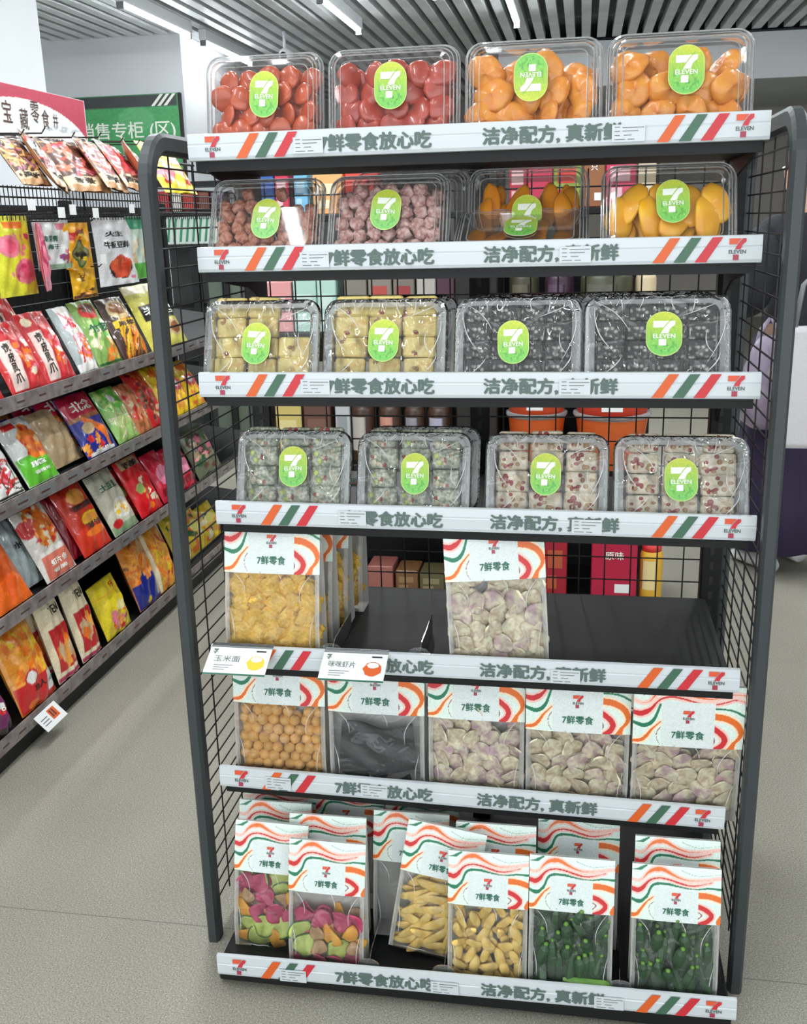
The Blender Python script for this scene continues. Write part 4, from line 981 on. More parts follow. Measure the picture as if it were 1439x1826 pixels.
def copies(ob, n, dx, dy, labels, dz=0):
    for k in range(n):
        c = ob.copy(); col.objects.link(c); c.matrix_world = Matrix.Translation((dx*(k+1), dy*(k+1), dz*(k+1))) @ ob.matrix_world; c['label'] = labels[k]
# shelf A
foot = lambda s: A_((200, 44, 48), s).rect(.08, .02, .42, .72, (238, 214, 206)).rect(.36, .80, .92, .93, (186, 30, 36)).blobs(16, .5, .2, .9, .68, .07, C_('o', 'p', 'c')).ell(.2, .86, .12, .07, ED['c'])
tx = (('|虎皮凤爪', 'pblack', .25, .62, .13, 0), ('王', 'pwhite', .55, .865, .06, 0))
lay_pack(0, (23, 712), (88, 692), (5, 575), 25, foot(1), 'red tiger-skin chicken feet pouch, left of the two full ones on the top lying shelf', tx)
p = lay_pack(0, (86, 689), (136, 669), (62, 556), 25, foot(2), 'red tiger-skin chicken feet pouch, right of the two with the white vertical panel', tx)
copies(p, 1, -.10, -.02, ['dull red pouch standing upright behind the chicken feet pouches on the top lying shelf'], .05)
lay_pack(0, (-45, 735), (8, 714), (-62, 590), 25, foot(3), 'red pouch cut off by the left edge of the photo, top lying shelf', tx)
a = A_('gy', 4); a.rect(.2, 0, .8, 1, ED['w']); a.sticks(30, .25, .15, .75, .8, .2, .025, C_('r', 'o', 'p')); a.rect(0, 0, 1, .12, ED['w'])
lay_pack(0, (144, 671), (177, 660), (105, 548), 25, a, 'slim white pouch with orange red sticks between the chicken feet and the green stick pouch', (('辣条', 'pwhite', .5, .6, .1, .5),))
a = A_((136, 176, 92), 5); a.ell(.5, .82, .34, .13, ED['r']).ell(.5, .86, .26, .08, ED['br']); a.blobs(30, .1, .25, .9, .65, .08, C_('lg', 'g', 'c')); a.sticks(16, .4, .05, .9, .3, .15, .02, C_('o', 'lo')); a.rect(0, 0, 1, .04, ED['dg'])
lay_pack(0, (178, 657), (219, 643), (158, 535), 25, a, 'green tall pouch with a red oval and orange sticks on the top lying shelf', (('竹签', 'dgreen', .5, .55, .12, .7),))
a = A_('br', 6); a.rect(0, 0, 1, 1, (70, 50, 40)); a.ell(.5, .78, .36, .17, (220, 200, 150)).ell(.5, .80, .28, .11, ED['b']); a.sticks(34, .15, .05, .9, .5, .3, .025, C_('o', 'lo', 'y', 'b'), (.9, 1.5)); a.rect(.1, .48, .9, .60, ED['y'])
lay_pack(0, (222, 641), (266, 628), (205, 530), 25, a, 'brown pouch with a cream oval and orange bread sticks, left of the black rack post', (('麻辣', 'pbrown', .5, .54, .09, .6),))
a = A_((214, 208, 96), 7); a.rect(0, .86, 1, 1, ED['c']); a.rect(.1, .42, .95, .66, ED['k']); a.ell(.3, .25, .2, .13, ED['t']).ell(.75, .25, .2, .13, ED['t']).ell(.75, .25, .14, .09, ED['b']).ell(.3, .25, .14, .09, ED['b'])
lay_pack(0, (272, 634), (335, 612), (248, 508), 25, a, 'big yellow green pouch with white lettering on black behind the left rack post', (('老面包', 'pwhite', .5, .55, .15, .7),))
# shelf B
a = A_('w', 8); a.rect(0, 0, 1, .04, ED['k']); a.sticks(26, .1, .1, .8, .55, .18, .03, C_('r', 'br', 'p')); a.sticks(4, .5, .0, .9, .3, .3, .01, C_('k'))
lay_pack(1, (-12, 915), (47, 890), (-30, 768), 28, a, 'white pouch with black brush lettering and dark red strips at the left edge', (('牛汁', 'pblack', .62, .72, .13, .5),))
a = A_((222, 226, 222), 9); a.rect(0, 0, 1, .42, (96, 190, 50)); food(a, .3, .36, .9, .85, C_('o', 'lo', 'r', 't'), 40, .05); a.rect(.1, .84, .42, .94, ED['r'])
pg = lay_pack(1, (52, 870), (106, 845), (18, 748), 28, a, 'white and bright green pouch with orange dried meat picture on the second lying shelf', (('脆', 'pwhite', .45, .28, .08, .4), ('香辣味', 'pwhite', .5, .16, .05, .5)))
a = A_('t', 10); a.blobs(10, .3, .2, .8, .7, .1, [(196, 166, 122), (214, 190, 150)])
lay_pack(1, (100, 852), (152, 829), (62, 735), 28, a, 'plain tan back side of a pouch beside the bright green pouch', (), xo=-.05)
nav = lambda s: A_('n', s).rect(0, .62, 1, 1, (198, 30, 66)).rect(0, .57, 1, .63, ED['b']).stroke([(.3, .55), (.55, .42), (.7, .3), (.75, .05)], [.16, .2, .18, .12], ED['o']).ell(.3, .42, .16, .09, ED['t']).blobs(10, .05, .05, .5, .3, .08, C_('o', 'r', 'lo')).rect(.1, 0, .9, .05, ED['w'])
tx = (('北念', 'pwhite', .5, .78, .17, .62), ('好味', 'pwhite', .5, .06, .05, .5))
p = lay_pack(1, (158, 822), (210, 799), (147, 696), 28, nav(11), 'crimson and navy pouch with an orange bird shape, front one of its row', tx)
copies(p, 3, -.05, -.055, ['crimson and navy pouch tucked just behind the front orange bird pouch', 'second crimson and navy pouch behind the front orange bird pouch', 'rearmost dark crimson and navy pouch in the orange bird row'], .012)
a = A_((150, 196, 110), 12); a.rect(0, .6, 1, 1, (96, 190, 66)); a.blobs(26, .05, .6, .95, 1, .09, C_('g', 'lg')); a.sticks(60, .1, .08, .9, .55, .14, .014, C_('t', 'c', 'lg')); a.ell(.45, .78, .14, .09, ED['w'])
lay_pack(1, (213, 797), (250, 778), (196, 688), 28, a, 'green pouch of thin noodle snacks right of the orange bird pouch')
a = A_((196, 120, 80), 13); a.blobs(20, .1, .1, .9, .9, .1, C_('t', 'b', 'r'))
lay_pack(1, (250, 783), (274, 771), (228, 680), 28, a, 'narrow brown orange pouch squeezed between green and red pouches, second lying shelf')
a = A_('r', 14); a.blobs(40, .1, .6, .9, .98, .07, C_('o', 'r', 'lo', 'dr')); a.blobs(40, .1, .1, .95, .6, .06, C_('t', 'b', 'p', 'br'))
lay_pack(1, (270, 775), (300, 760), (248, 655), 28, a, 'red pouch of brown spiced crumbs partly behind the left rack post')
for j, (x0, x1) in enumerate(((300, 322), (320, 345), (344, 368))):
    a = A_('y', 15+j); a.ell(.5, .85, .3, .1, ED['o']).ell(.5, .55, .36, .14, (214, 70, 80)).ell(.5, .55, .2, .06, ED['w']); a.blobs(12, .1, .05, .9, .4, .1, C_('lo', 'y', 'o'))
    lay_pack(1, (x0, 757-9*j), (x1, 748-9*j), (x0+4, 640-4*j), 28, a, ['yellow sweet pouch', 'bright yellow sweet pouch', 'yellow sweet pouch'][j]+[' nearest the left rack post, seen through the side mesh', ', middle of three behind the side mesh', ' farthest right of the three behind the side mesh'][j])
# shelf C
a = A_('o', 20); a.rect(0, 0, 1, 1, (236, 106, 30)); a.blobs(10, .1, .1, .9, .5, .1, [(226, 90, 24)]); a.rect(.2, .62, .8, .64, ED['br'])
lay_pack(2, (-20, 1070), (56, 1038), (-30, 922), 28, a, 'plain orange pouch at the left edge on the third lying shelf', (('薯味', 'pbrown', .62, .76, .1, .35),))
a = A_('gy', 21); a.blobs(8, .2, .2, .8, .8, .1, [(160, 178, 182)])
lay_pack(2, (40, 1048), (82, 1030), (30, 915), 28, a, 'grey blue pouch edge between the orange pouch and the shrimp chip pouch', (('水', 'pblack', .5, .6, .1, .3),), xo=-.05)
a = A_((226, 222, 214), 22); food(a, .2, .45, .85, .97, C_('o', 'lo', 'r', 'c'), 60, .05); a.rect(.08, .0, .95, .32, (216, 118, 98)); a.ell(.12, .72, .16, .12, ED['r'])
lay_pack(2, (82, 1025), (134, 989), (62, 893), 26, a, 'white and salmon pouch with a pile of orange shrimp chips', (('虾片条', 'pwhite', .5, .20, .08, .5), ('香脆', 'pwhite', .45, .10, .05, .4)))
a = A_('r', 23); a.rect(0, 0, 1, 1, (212, 56, 34)); a.ell(.55, .80, .3, .12, ED['lo']).ell(.6, .46, .32, .09, ED['y']).ell(.6, .46, .26, .06, ED['lo']).ell(.6, .26, .34, .06, ED['o']); a.rect(.2, .62, .9, .70, ED['dr'])
p = lay_pack(2, (149, 978), (198, 949), (144, 852), 26, a, 'orange red pouch with toasted yellow biscuits on the third lying shelf', (('脆脆', 'pbrown', .55, .66, .08, .6), ('薄饼', 'pbrown', .6, .36, .09, .5)))
a = A_('dr', 24); c_ = lay_pack(2, (130, 990), (152, 978), (108, 868), 26, a, 'dark crimson side of a pouch just left of the yellow biscuit pouch', (), xo=-.04)
a = A_((206, 206, 184), 25); a.ell(.55, .36, .3, .16, ED['w']); a.blobs(14, .35, .28, .75, .46, .08, C_('y', 'lo', 'c')); a.rect(0, 0, 1, .14, (140, 170, 130)); a.ell(.2, .16, .14, .07, ED['r'])
lay_pack(2, (204, 945), (246, 917), (188, 834), 26, a, 'pale khaki pouch with a bowl of yellow potato on the third lying shelf', (('土豆泥', 'dgreen', .5, .74, .11, .6),))
a = A_((226, 30, 40), 26); a.rect(.1, .82, .9, 1, ED['t']); a.blobs(22, .4, .1, .9, .6, .07, C_('o', 'lo', 'r', 'c')); a.ell(.3, .45, .14, .09, ED['lg'])
p = lay_pack(2, (252, 914), (290, 890), (238, 808), 26, a, 'bright red pouch with grey top and crispy strips, just left of the rack post', (('香脆', 'pblack', .5, .88, .1, .6),))
copies(p, 1, -.045, -.05, ['dark red pouch edge just behind the bright red crispy strip pouch'])
for j, (x0, x1) in enumerate(((292, 318), (316, 352))):
    a = A_((206, 30, 60), 27+j); a.ell(.5, .5, .36, .2, (236, 140, 170)); a.rect(.1, .1, .9, .25, ED['dr'])
    lay_pack(2, (x0, 892-14*j), (x1, 876-14*j), (x0+2, 790-6*j), 26, a, ['crimson and pink pouch directly behind the left rack post', 'crimson and pink pouch seen through the side mesh on the third lying shelf'][j])
a = A_((110, 116, 88), 30); a.blobs(30, .1, .1, .9, .9, .1, C_('t', 'br', 'p', 'dg')); lay_pack(2, (356, 862), (396, 842), (330, 770), 26, a, 'mottled dark green pouch at the far end of the third lying shelf')
# shelf D
a = A_((232, 150, 44), 31); a.blobs(90, .03, .3, .97, .98, .07, C_('o', 'lo', 'y', 'lo')); a.rect(0, 0, 1, .34, (206, 36, 40)); a.ell(.36, .36, .16, .1, ED['r']).ell(.36, .36, .11, .07, ED['w']); a.rect(.72, .08, 1, .32, ED['w']); a.ell(.3, .06, .12, .05, ED['o'])
lay_pack(3, (38, 1270), (100, 1228), (20, 1112), 18, a, 'large clear bag of orange crisps with a red base at the lower left', (('功人', 'pblack', .5, .22, .08, .3), ('人味', 'dgreen', .84, .2, .06, .2)), d=.07)
a = A_('k', 32); a.ell(.6, .5, .4, .36, (110, 30, 90)).ell(.66, .5, .16, .12, ED['r']).ell(.7, .55, .1, .06, ED['w'])
lay_pack(3, (-24, 1318), (24, 1290), (-22, 1222), 18, a, 'black and purple pack at the lower left corner of the shelving', (('8', 'pwhite', .72, .5, .12, .12),), d=.05)
a = A_('t', 33); a.blobs(8, .2, .3, .8, .8, .1, C_('c', 'b')); lay_pack(3, (70, 1236), (98, 1212), (42, 1086), 18, a, 'folded beige bag standing behind the large bag of orange crisps', (('冰冰', 'pblack', .45, .7, .1, .5),), xo=-.09)
def ten(s): return A_('c', s).rect(.12, .10, .92, .62, (200, 36, 40)).blobs(9, .3, .2, .95, .55, .14, C_('o', 'lo', 't')).rect(0, 0, 1, .06, ED['pk'])
tx = (('TEN', 'pblack', .6, .80, .09, .5),)
lay_pack(3, (66, 1180), (98, 1160), (62, 1056), 14, ten(34), 'cream and red tall pouch in the shade, leftmost of three alike', tx, xo=-.08)
lay_pack(3, (100, 1178), (138, 1158), (92, 1045), 14, ten(35), 'cream and red tall pouch in the middle of three alike', tx)
lay_pack(3, (146, 1168), (180, 1147), (133, 1022), 14, ten(36), 'cream and red narrow pouch, rightmost of three alike beside the yellow bag', tx)
a = A_((236, 214, 40), 37); a.blobs(24, .25, .08, .75, .4, .07, C_('o', 'lo', 'r', 'p')); a.rect(0, .74, 1, .77, ED['lo']); a.ell(.65, .45, .2, .09, (240, 226, 150))
lay_pack(3, (191, 1140), (234, 1109), (176, 1036), 18, a, 'shiny bright yellow pillow bag on the lowest shelf of the left unit', (('乐', 'pred', .7, .86, .1, .2),), d=.06)
a = A_((224, 136, 40), 38); a.sticks(70, .05, .35, .95, .97, .16, .025, C_('lo', 'o', 't', 'b')); a.rect(0, 0, 1, .36, (34, 46, 140)); a.blobs(9, .2, .26, .8, .40, .1, C_('n')); a.ell(.4, .08, .08, .05, ED['y']); a.rect(.8, .05, .95, .3, ED['gy'])
lay_pack(3, (250, 1092), (287, 1054), (222, 958), 18, a, 'clear bag of orange sticks with a navy blue base on the lowest shelf', (), d=.06)
a = A_((232, 160, 60), 39); a.sticks(50, .1, .1, .9, .9, .16, .03, C_('lo', 'o', 'r', 'y')); a.rect(0, 0, .1, 1, ED['c']); a.rect(.9, 0, 1, 1, ED['c'])
lay_pack(3, (287, 1056), (318, 1032), (248, 950), 18, a, 'cream edged orange pouch just left of the rack post on the lowest shelf', (), d=.05)
a = A_('dr', 40); a.rect(.1, .2, .8, .4, ED['r']); lay_pack(3, (278, 1060), (308, 1034), (274, 934), 18, a, 'dark red pouch lying high behind the orange sticks on the lowest shelf', (('SMILE', 'pwhite', .5, .35, .05, .5),), xo=-.14, dzz=.05)
for j, (x0, x1) in enumerate(((322, 350), (348, 372), (370, 398))):
    a = A_((226, 200, 50), 41+j); a.blobs(26, .1, .1, .9, .9, .12, C_('y', 'lo', 'dg', 'o', 'c')); a.ell(.5, .6, .3, .14, (240, 230, 120))
    lay_pack(3, (x0, 1032-22*j), (x1, 1012-22*j), (x0-16+3*j, 910-6*j), 22, a, ['olive yellow packet behind the side mesh, nearest the left rack post', 'middle olive yellow packet behind the side mesh on the lowest shelf', 'last olive yellow packet behind the side mesh on the lowest shelf'][j], xo=-.05)
q = at(84, 1260, x=GX+.02)
t = thing('price_card', 'white price card with an orange picture clipped on the lowest left shelf edge', 'price card', (GX+.008, q.y, GZ[3]-.0), (R(-45), 0, R(90)))
g = Geo(); g.box(-.055, -.0006, -.055, .055, .0006, .0, M['card']); g.box(.0, -.0012, -.04, .035, 0, -.008, M['orange']); g.box(.006, -.0015, -.034, .012, 0, -.012, M['pbrown']); g.box(.018, -.0015, -.034, .024, 0, -.012, M['pbrown'])
for j in range(3): g.box(-.045, -.0012, -.022-.009*j, -.012, 0, -.019-.009*j, M['pgrey'])
g.build('card', t)
# ---- hanging packs
def proj_y(p):
    d = Vector(p)-CAMP; z = d.dot(_f); return H/2-FPX*d.dot(CU)/z
def hang(px0, px1, pyt, pyb, X, art, label, texts=(), d=.02, yaw=0, seed=0, group='snack packs hanging on hooks', tilt=3):
    "a pack hanging from a hook; px0, px1, pyt: where its top edge shows; pyb: how low it reaches; tilt swings its foot outwards"
    c0 = at(px0, pyt, x=X); c1 = at(px1, pyt, x=X); top = (c0+c1)/2
    w_ = (c1.y-c0.y)/max(.35, math.cos(yaw)); dn = Vector((math.sin(R(tilt)), 0, -math.cos(R(tilt)))); h = .05
    while proj_y(top+dn*h) < pyb and h < .4: h += .002
    b = top+dn*h
    Mx = Matrix.Translation(b) @ Matrix.Rotation(R(90), 4, 'Z') @ Matrix.Rotation(-R(tilt), 4, 'X') @ Matrix.Rotation(yaw, 4, 'Z')
    t = thing('hanging_snack_pack', label, 'snack bag', Mx=Mx, group=group)
    g = pouch_mesh(w_, h, d, art, texts, seed=seed); g.build('pouch', t); return t, (X, top.y, top.z)
def hook(X, y, z):
    g = Geo(); g.tube([(GX-.47, y, z+.012), (X+.06, y, z+.004), (X+.075, y, z+.018)], .0022, M['wire'], n=5)
    g.box(X+.074, y-.018, z+.012, X+.076, y+.018, z+.04, M['card']); gpart('hook', g)
X2 = GX-.04; X1 = GX-.06
P2 = []
a = A_((226, 226, 60), 50); a.ell(.35, .62, .28, .14, ED['p']).ell(.35, .62, .18, .09, (226, 90, 120)).ell(.7, .3, .3, .16, ED['p']).ell(.7, .3, .2, .1, (226, 90, 120)); a.blobs(14, .3, .2, .9, .75, .05, C_('pk', 'p')); a.rect(.3, .85, .8, .93, ED['o'])
P2.append(hang(-25, 46, 385, 527, X2, a, 'acid yellow pack with pink fruit pictures hanging at the left edge'))
a = A_('p', 51); a.ell(.4, .55, .4, .2, ED['pk']).ell(.35, .55, .24, .12, ED['p']); a.rect(0, 0, 1, .2, (222, 150, 170)); a.rect(.7, 0, 1, 1, (214, 110, 150))
P2.append(hang(44, 88, 398, 518, X2+.03, a, 'pink packet hanging turned sideways between yellow and white packs', yaw=R(25)))
a = A_((234, 238, 236), 52); a.blobs(9, .55, .12, .95, .4, .09, C_('pk', 'p', 'lil')); a.ell(.2, .25, .1, .07, ED['p']); a.rect(.6, .8, .95, .93, ED['p']); a.rect(0, 0, 1, .1, (150, 180, 150))
P2.append(hang(54, 120, 392, 480, X2, a, 'white pack with purple berries hanging left of the orange pack', (('茉莉青', 'dgreen', .35, .62, .12, .4), ('梅子', 'dgreen', .4, .46, .1, .3))))
a = A_((246, 176, 30), 53); a.blobs(16, .2, .62, .8, .85, .09, C_('o', 'r', 'y')); a.add(lambda u, v: np.abs(u-.5)+np.abs(v-.32)*1.1 < .36, ED['dg']); a.add(lambda u, v: np.abs(u-.5)+np.abs(v-.32)*1.1 < .3, (120, 120, 60)); a.blobs(10, .35, .2, .65, .4, .07, C_('k', 'y'))
P2.append(hang(105, 155, 397, 478, X2, a, 'orange pack with a green diamond hanging above a small yellow one', (('500', 'pbrown', .6, .8, .1, .3),)))
a = A_((248, 190, 28), 54); a.blobs(8, .2, .1, .9, .3, .1, C_('lo', 'br')); a.rect(0, 0, 1, .1, ED['br'])
P2.append(hang(122, 168, 478, 530, X2-.02, a, 'small yellow pack hanging below the orange diamond pack', (('豆', 'pbrown', .35, .7, .25, .2),)))
a = A_((238, 240, 242), 55); a.ell(.52, .24, .30, .15, ED['k'], .05).ell(.54, .27, .27, .17, (214, 84, 50), .08); a.blobs(12, .35, .18, .72, .40, .06, [(196, 66, 40), (230, 110, 66)]); a.ell(.85, .1, .06, .03, ED['p'])
P2.append(hang(160, 232, 388, 507, X2, a, 'white pack with a bowl of red spicy snacks, hanging left of the rack post', (('火生', 'pblack', .45, .76, .075, .42), ('牛板豆鲜', 'pblack', .48, .60, .10, .62))))
a = A_((206, 226, 210), 56); a.rect(0, .8, 1, 1, (60, 150, 110)); a.blobs(20, .1, .3, .9, .6, .1, C_('t', 'lo', 'c')); a.rect(0, 0, 1, .25, ED['g'])
P2.append(hang(221, 262, 386, 496, X2, a, 'green and white pack hanging just behind the left rack post'))
for t_, (X, y, z) in P2: hook(X, y, z)
kr = lambda s, c2: A_((206, 160, 116), s).rect(0, .26, 1, .9, (86, 58, 48)).sticks(60, .05, .3, .95, .88, .14, .03, c2).rect(0, .1, 1, .26, (228, 208, 170)).blobs(12, .05, .12, .95, .28, .05, C_('c', 'br')).rect(0, .92, 1, 1, ED['k'])
P1 = []
meat = C_('r', 'p', 'br') + [(196, 84, 62), (226, 140, 110)]
spec = [(-22, 34, 246, 330, 0, 'kraft pouch with dried beef picture cut off at the left edge, top hanging row', [(206, 150, 90), (170, 110, 130), (230, 190, 110)]),
        (18, 70, 243, 338, 18, 'kraft pouch turned aside between two meat strip pouches, top hanging row', C_('r', 'k', 'gy')),
        (58, 138, 250, 342, 0, 'kraft pouch of dark red meat strips, widest in the top hanging row', meat),
        (118, 176, 250, 340, 8, 'kraft pouch of reddish brown meat strips, middle of the top hanging row', meat),
        (158, 218, 258, 340, 8, 'kraft pouch of bright pink red meat strips, top hanging row', [(226, 60, 90), (200, 70, 60), (236, 150, 140)]),
        (200, 238, 262, 338, 25, 'narrow kraft pouch seen from its side, left of the rack post', C_('b', 't', 'lo'))]
for i, (x0, x1, yt, yb, yw, lb, cs) in enumerate(spec):
    P1.append(hang(x0, x1, yt, yb, X1+.01*(i % 2), kr(60+i, cs), lb, (('香条', 'pblack', .4, .18, .09, .5),), d=.03, yaw=R(yw), seed=i, tilt=34))
a = A_((238, 216, 50), 70); a.blobs(16, .1, .2, .9, .7, .12, C_('p', 'c', 'lo', 'r')); a.rect(0, 0, 1, .1, (250, 226, 60))
P1.append(hang(238, 300, 256, 345, X1, a, 'yellow pouch at the right end of the top hanging row, behind the post', d=.03, tilt=30))
for t_, (X, y, z) in P1:
    g = Geo(); g.tube([(GX-.3, y, z+.016), (X+.05, y, z+.006), (X+.062, y, z+.02)], .0022, M['wire'], n=5); gpart('hook', g)
g = Geo(); g.tube([(GX-.3, Y0, P1[2][1][2]+.016), (GX-.3, Y1, P1[2][1][2]+.016)], .006, M['wire'])
for y in (Y0+.02, 1.35, Y1-.02): g.tube([(GX-.3, y, 1.42), (GX-.3, y, P1[2][1][2]+.016)], .006, M['wire'])
gpart('hook_rail', g)
# ------------------------------------------------------------------ island shelving behind the rack
IY = 1.80
ia, ib = at(455, 700, y=IY).x, at(1172, 740, y=IY).x
isl = thing('island_shelf', 'black island shelving unit with boxes and jars, seen through the back mesh of the rack', 'shelving', ((ia+ib)/2, IY+.2, 0))
def ipart(name, g, parent=isl):
    o = g.build(name, parent); o.location = (-(ia+ib)/2, -(IY+.2), 0); return o
IZ = [.06, .545, 1.01, 1.40]
g = Geo(); g.box(ia, IY+.42, 0, ib, IY+.44, 1.30, M['black']); ipart('back_panel', g)
g = Geo(); g.box(ia, IY, 0, ib, IY+.44, .055, M['black'], bev=.004); ipart('base', g)
for z in IZ[1:]: g = Geo(); g.box(ia, IY+.01, z-.022, ib, IY+.42, z, M['black'], bev=.003); ipart('shelf', g)
for x in (ia+.02, ia+(ib-ia)*.54, ib-.02): g = Geo(); g.box(x-.02, IY+.38, .05, x+.02, IY+.42, 1.62, M['black']); ipart('upright', g)
g = Geo(); px_ = at(870, 740, y=IY).x; g.box(at(812, 740, y=IY).x, IY+.02, .06, at(886, 740, y=IY).x, IY+.40, 1.56, M['pblack'], bev=.004); ipart('divider_panel', g)
def plain(n, c, **k): return mat(n, c, k.pop('rough', .4), **k)
BGM = {}
def bm(c):
    if c not in BGM: BGM[c] = plain('printed_pack', c)
    return BGM[c]
def bg_box(i, px0, px1, pyt, c, label, mark=None, dy=.03, depth=.12, name='snack_box', cat='box', txt=None):
    zb = IZ[i]; ym = IY+dy; x0, x1 = at(px0, pyt, y=ym).x, at(px1, pyt, y=ym).x; h = at((px0+px1)/2, pyt, y=ym).z-zb
    g = Geo(); w_ = x1-x0; g.box(-w_/2, 0, 0, w_/2, depth, h, bm(c), bev=.003)
    if mark: g.box(-w_*.36, -.0012, h*.45, w_*.30, 0, h*.72, bm(mark)); g.box(-w_*.36, -.0012, h*.14, w_*.05, 0, h*.34, bm(mark))
    if txt: g.text(txt, M['pwhite'], 0, h*.72, min(.03, w_*.3), y=-.002, bold=.02); g.box(w_*.02, -.0015, h*.12, w_*.36, 0, h*.26, M['card'])
    o = g.build(name, loc=((x0+x1)/2, ym, zb+.0005)); tag(o, label, cat, 'goods on the island shelving'); return o
def bg_jar(i, px0, px1, pyt, body, lid, label, dy=.07, lab_c=None, squat=False):
    zb = IZ[i]; ym = IY+dy; x0, x1 = at(px0, pyt, y=ym).x, at(px1, pyt, y=ym).x; h = at((px0+px1)/2, pyt, y=ym).z-zb; r = (x1-x0)/2
    t = thing('snack_jar', label, 'jar', ((x0+x1)/2, ym, zb+.0005), group='jars and cups on the island shelving')
    def lat(prof, m, n=18):
        g = Geo(); g.loft([[(r*a*math.cos(2*PI*k/n), r*a*math.sin(2*PI*k/n), h*z) for k in range(n)] for a, z in prof], m, smooth=True); return g
    if squat:
        g = lat(((.80, 0), (.97, .62), (1.0, .64)), bm(body)); g.build('cup', t); g = lat(((1.04, .64), (1.07, .67), (1.04, .70), (.97, .70)), M['rim']); g.build('rim', t)
        g = lat(((.95, .70), (.93, 1.0)), bm(lid)); g.box(-r*.3, -r*.96, h*.76, r*.25, -r*.9, h*.96, M['card']); g.build('lid', t)
    else:
        g = lat(((.92, 0), (1, .05), (1, .80), (.86, .87)), bm(body)); g.build('body', t); g = lat(((.84, .87), (.84, 1.0)), bm(lid)); g.build('lid', t)
        if lab_c: g = Geo(); g.loft([[(r*1.012*math.cos(a), r*1.012*math.sin(a), h*z) for a in [R(215)+R(11)*k for k in range(8)]] for z in (.2, .72)], bm(lab_c), cap0=False, cap1=False, smooth=True); g.build('paper_label', t)
    return t
DKB = (66, 44, 32)
for a in ((625, 668, 708, 'brown jar with a white side label, first of four behind the fourth tray shelf', (190, 186, 178)), (674, 716, 708, 'brown jar with a red fruit label, second of four behind the fourth tray shelf', (206, 150, 130)),
          (720, 758, 710, 'brown jar with a thin label, third of four behind the fourth tray shelf', (150, 150, 160)), (762, 806, 710, 'brown jar with a lilac white label, fourth of four beside the black column', (176, 176, 196))):
    bg_jar(1, a[0], a[1], a[2], DKB, (150, 146, 140), a[3], lab_c=a[4])
bg_jar(1, 905, 1010, 690, (232, 104, 44), (236, 88, 44), 'orange sealed cup, left one of two behind the rack', squat=True)
bg_jar(1, 1026, 1160, 690, (236, 112, 50), (226, 70, 44), 'larger orange red sealed cup, right one of two behind the rack', squat=True)
bg_box(1, 490, 536, 720, (206, 190, 110), 'yellow pack behind the rack, left of the brown packs', (226, 214, 150)); bg_box(1, 540, 588, 716, (96, 62, 50), 'dark brown pack right of the yellow pack behind the rack', (120, 84, 70))
bg_box(1, 596, 622, 706, (190, 194, 196), 'slim pale grey pack left of the brown jars', (150, 156, 158))
bg_box(2, 462, 518, 503, (226, 160, 160), 'pink box behind the second tray shelf', (240, 200, 196)); bg_box(2, 521, 562, 498, (178, 216, 204), 'mint green box, left one of a pair behind the rack', (206, 232, 224)); bg_box(2, 564, 598, 499, (178, 216, 204), 'mint green box, right one of a pair behind the rack', (206, 232, 224))
bg_box(2, 612, 652, 478, (126, 122, 112), 'grey brown pack behind the rack, first of a row of three'); bg_box(2, 655, 697, 478, (132, 126, 116), 'grey brown pack with a red mark, second of a row of three', (176, 70, 60)); bg_box(2, 700, 738, 478, (120, 114, 104), 'grey brown pack with a dark red edge, third of a row of three', (150, 50, 50))
bg_box(2, 742, 776, 476, (176, 172, 166), 'pale silver pack beside the dark purple packs'); bg_box(2, 778, 810, 478, (74, 44, 60), 'dark purple pack left of the black column')
bg_jar(2, 908, 962, 474, (60, 58, 40), (40, 40, 36), 'dark jar with a yellow base right of the black column', lab_c=(96, 92, 76)); bg_jar(2, 972, 1024, 474, (58, 34, 54), (40, 36, 40), 'dark purple jar behind the third tray shelf', lab_c=(90, 70, 90)); bg_jar(2, 1036, 1130, 472, (64, 66, 46), (40, 42, 38), 'wide dark green jar behind the third tray shelf', lab_c=(98, 100, 88))
g = None
t = bg_jar(2, 1134, 1172, 474, (214, 196, 160), (230, 220, 200), 'shiny cream tin at the right end of the island shelving')
bg_box(3, 462, 486, 300, (40, 90, 170), 'blue box above the first tray of the second shelf'); bg_box(3, 488, 512, 298, (206, 40, 76), 'crimson box between blue ones above the second tray shelf', (240, 200, 210)); bg_box(3, 522, 546, 296, (110, 186, 226), 'light blue box above the second tray shelf', (180, 220, 240))
bg_box(3, 556, 610, 306, (240, 176, 110), 'orange and cream striped box above the sugared plums', (250, 226, 190)); bg_box(3, 614, 672, 286, (222, 70, 56), 'red orange box above the sugared plums', None)
bg_box(3, 908, 940, 276, (176, 40, 66), 'dark red pack above the upright mango tray', (226, 180, 180)); bg_box(3, 942, 986, 274, (196, 44, 80), 'crimson pack above the upright mango tray'); bg_box(3, 988, 1038, 272, (140, 160, 60), 'green and red pack above the mango trays', (206, 60, 50))
bg_box(3, 1042, 1080, 270, (150, 96, 60), 'brown pack with white lettering above the right mango tray', None, txt='只'); bg_box(3, 1082, 1136, 268, (206, 60, 96), 'pink red pack with a barcode above the right mango tray', (236, 190, 196)); bg_box(3, 1140, 1172, 272, (226, 208, 176), 'cream pack at the right end above the yellow mango tray')
bg_box(0, 655, 700, 1010, (160, 100, 90), 'dusky pink box low behind the empty part of the fifth shelf'); bg_box(0, 705, 745, 1018, (120, 84, 52), 'brown box low behind the empty part of the fifth shelf', (150, 120, 80)); bg_box(0, 748, 792, 1022, (96, 90, 60), 'dark olive box low behind the empty part of the fifth shelf', (140, 130, 96))
bg_box(0, 972, 1012, 948, (168, 32, 50), 'dark red pack right of the lone chip bag, behind the mesh', (190, 90, 60))
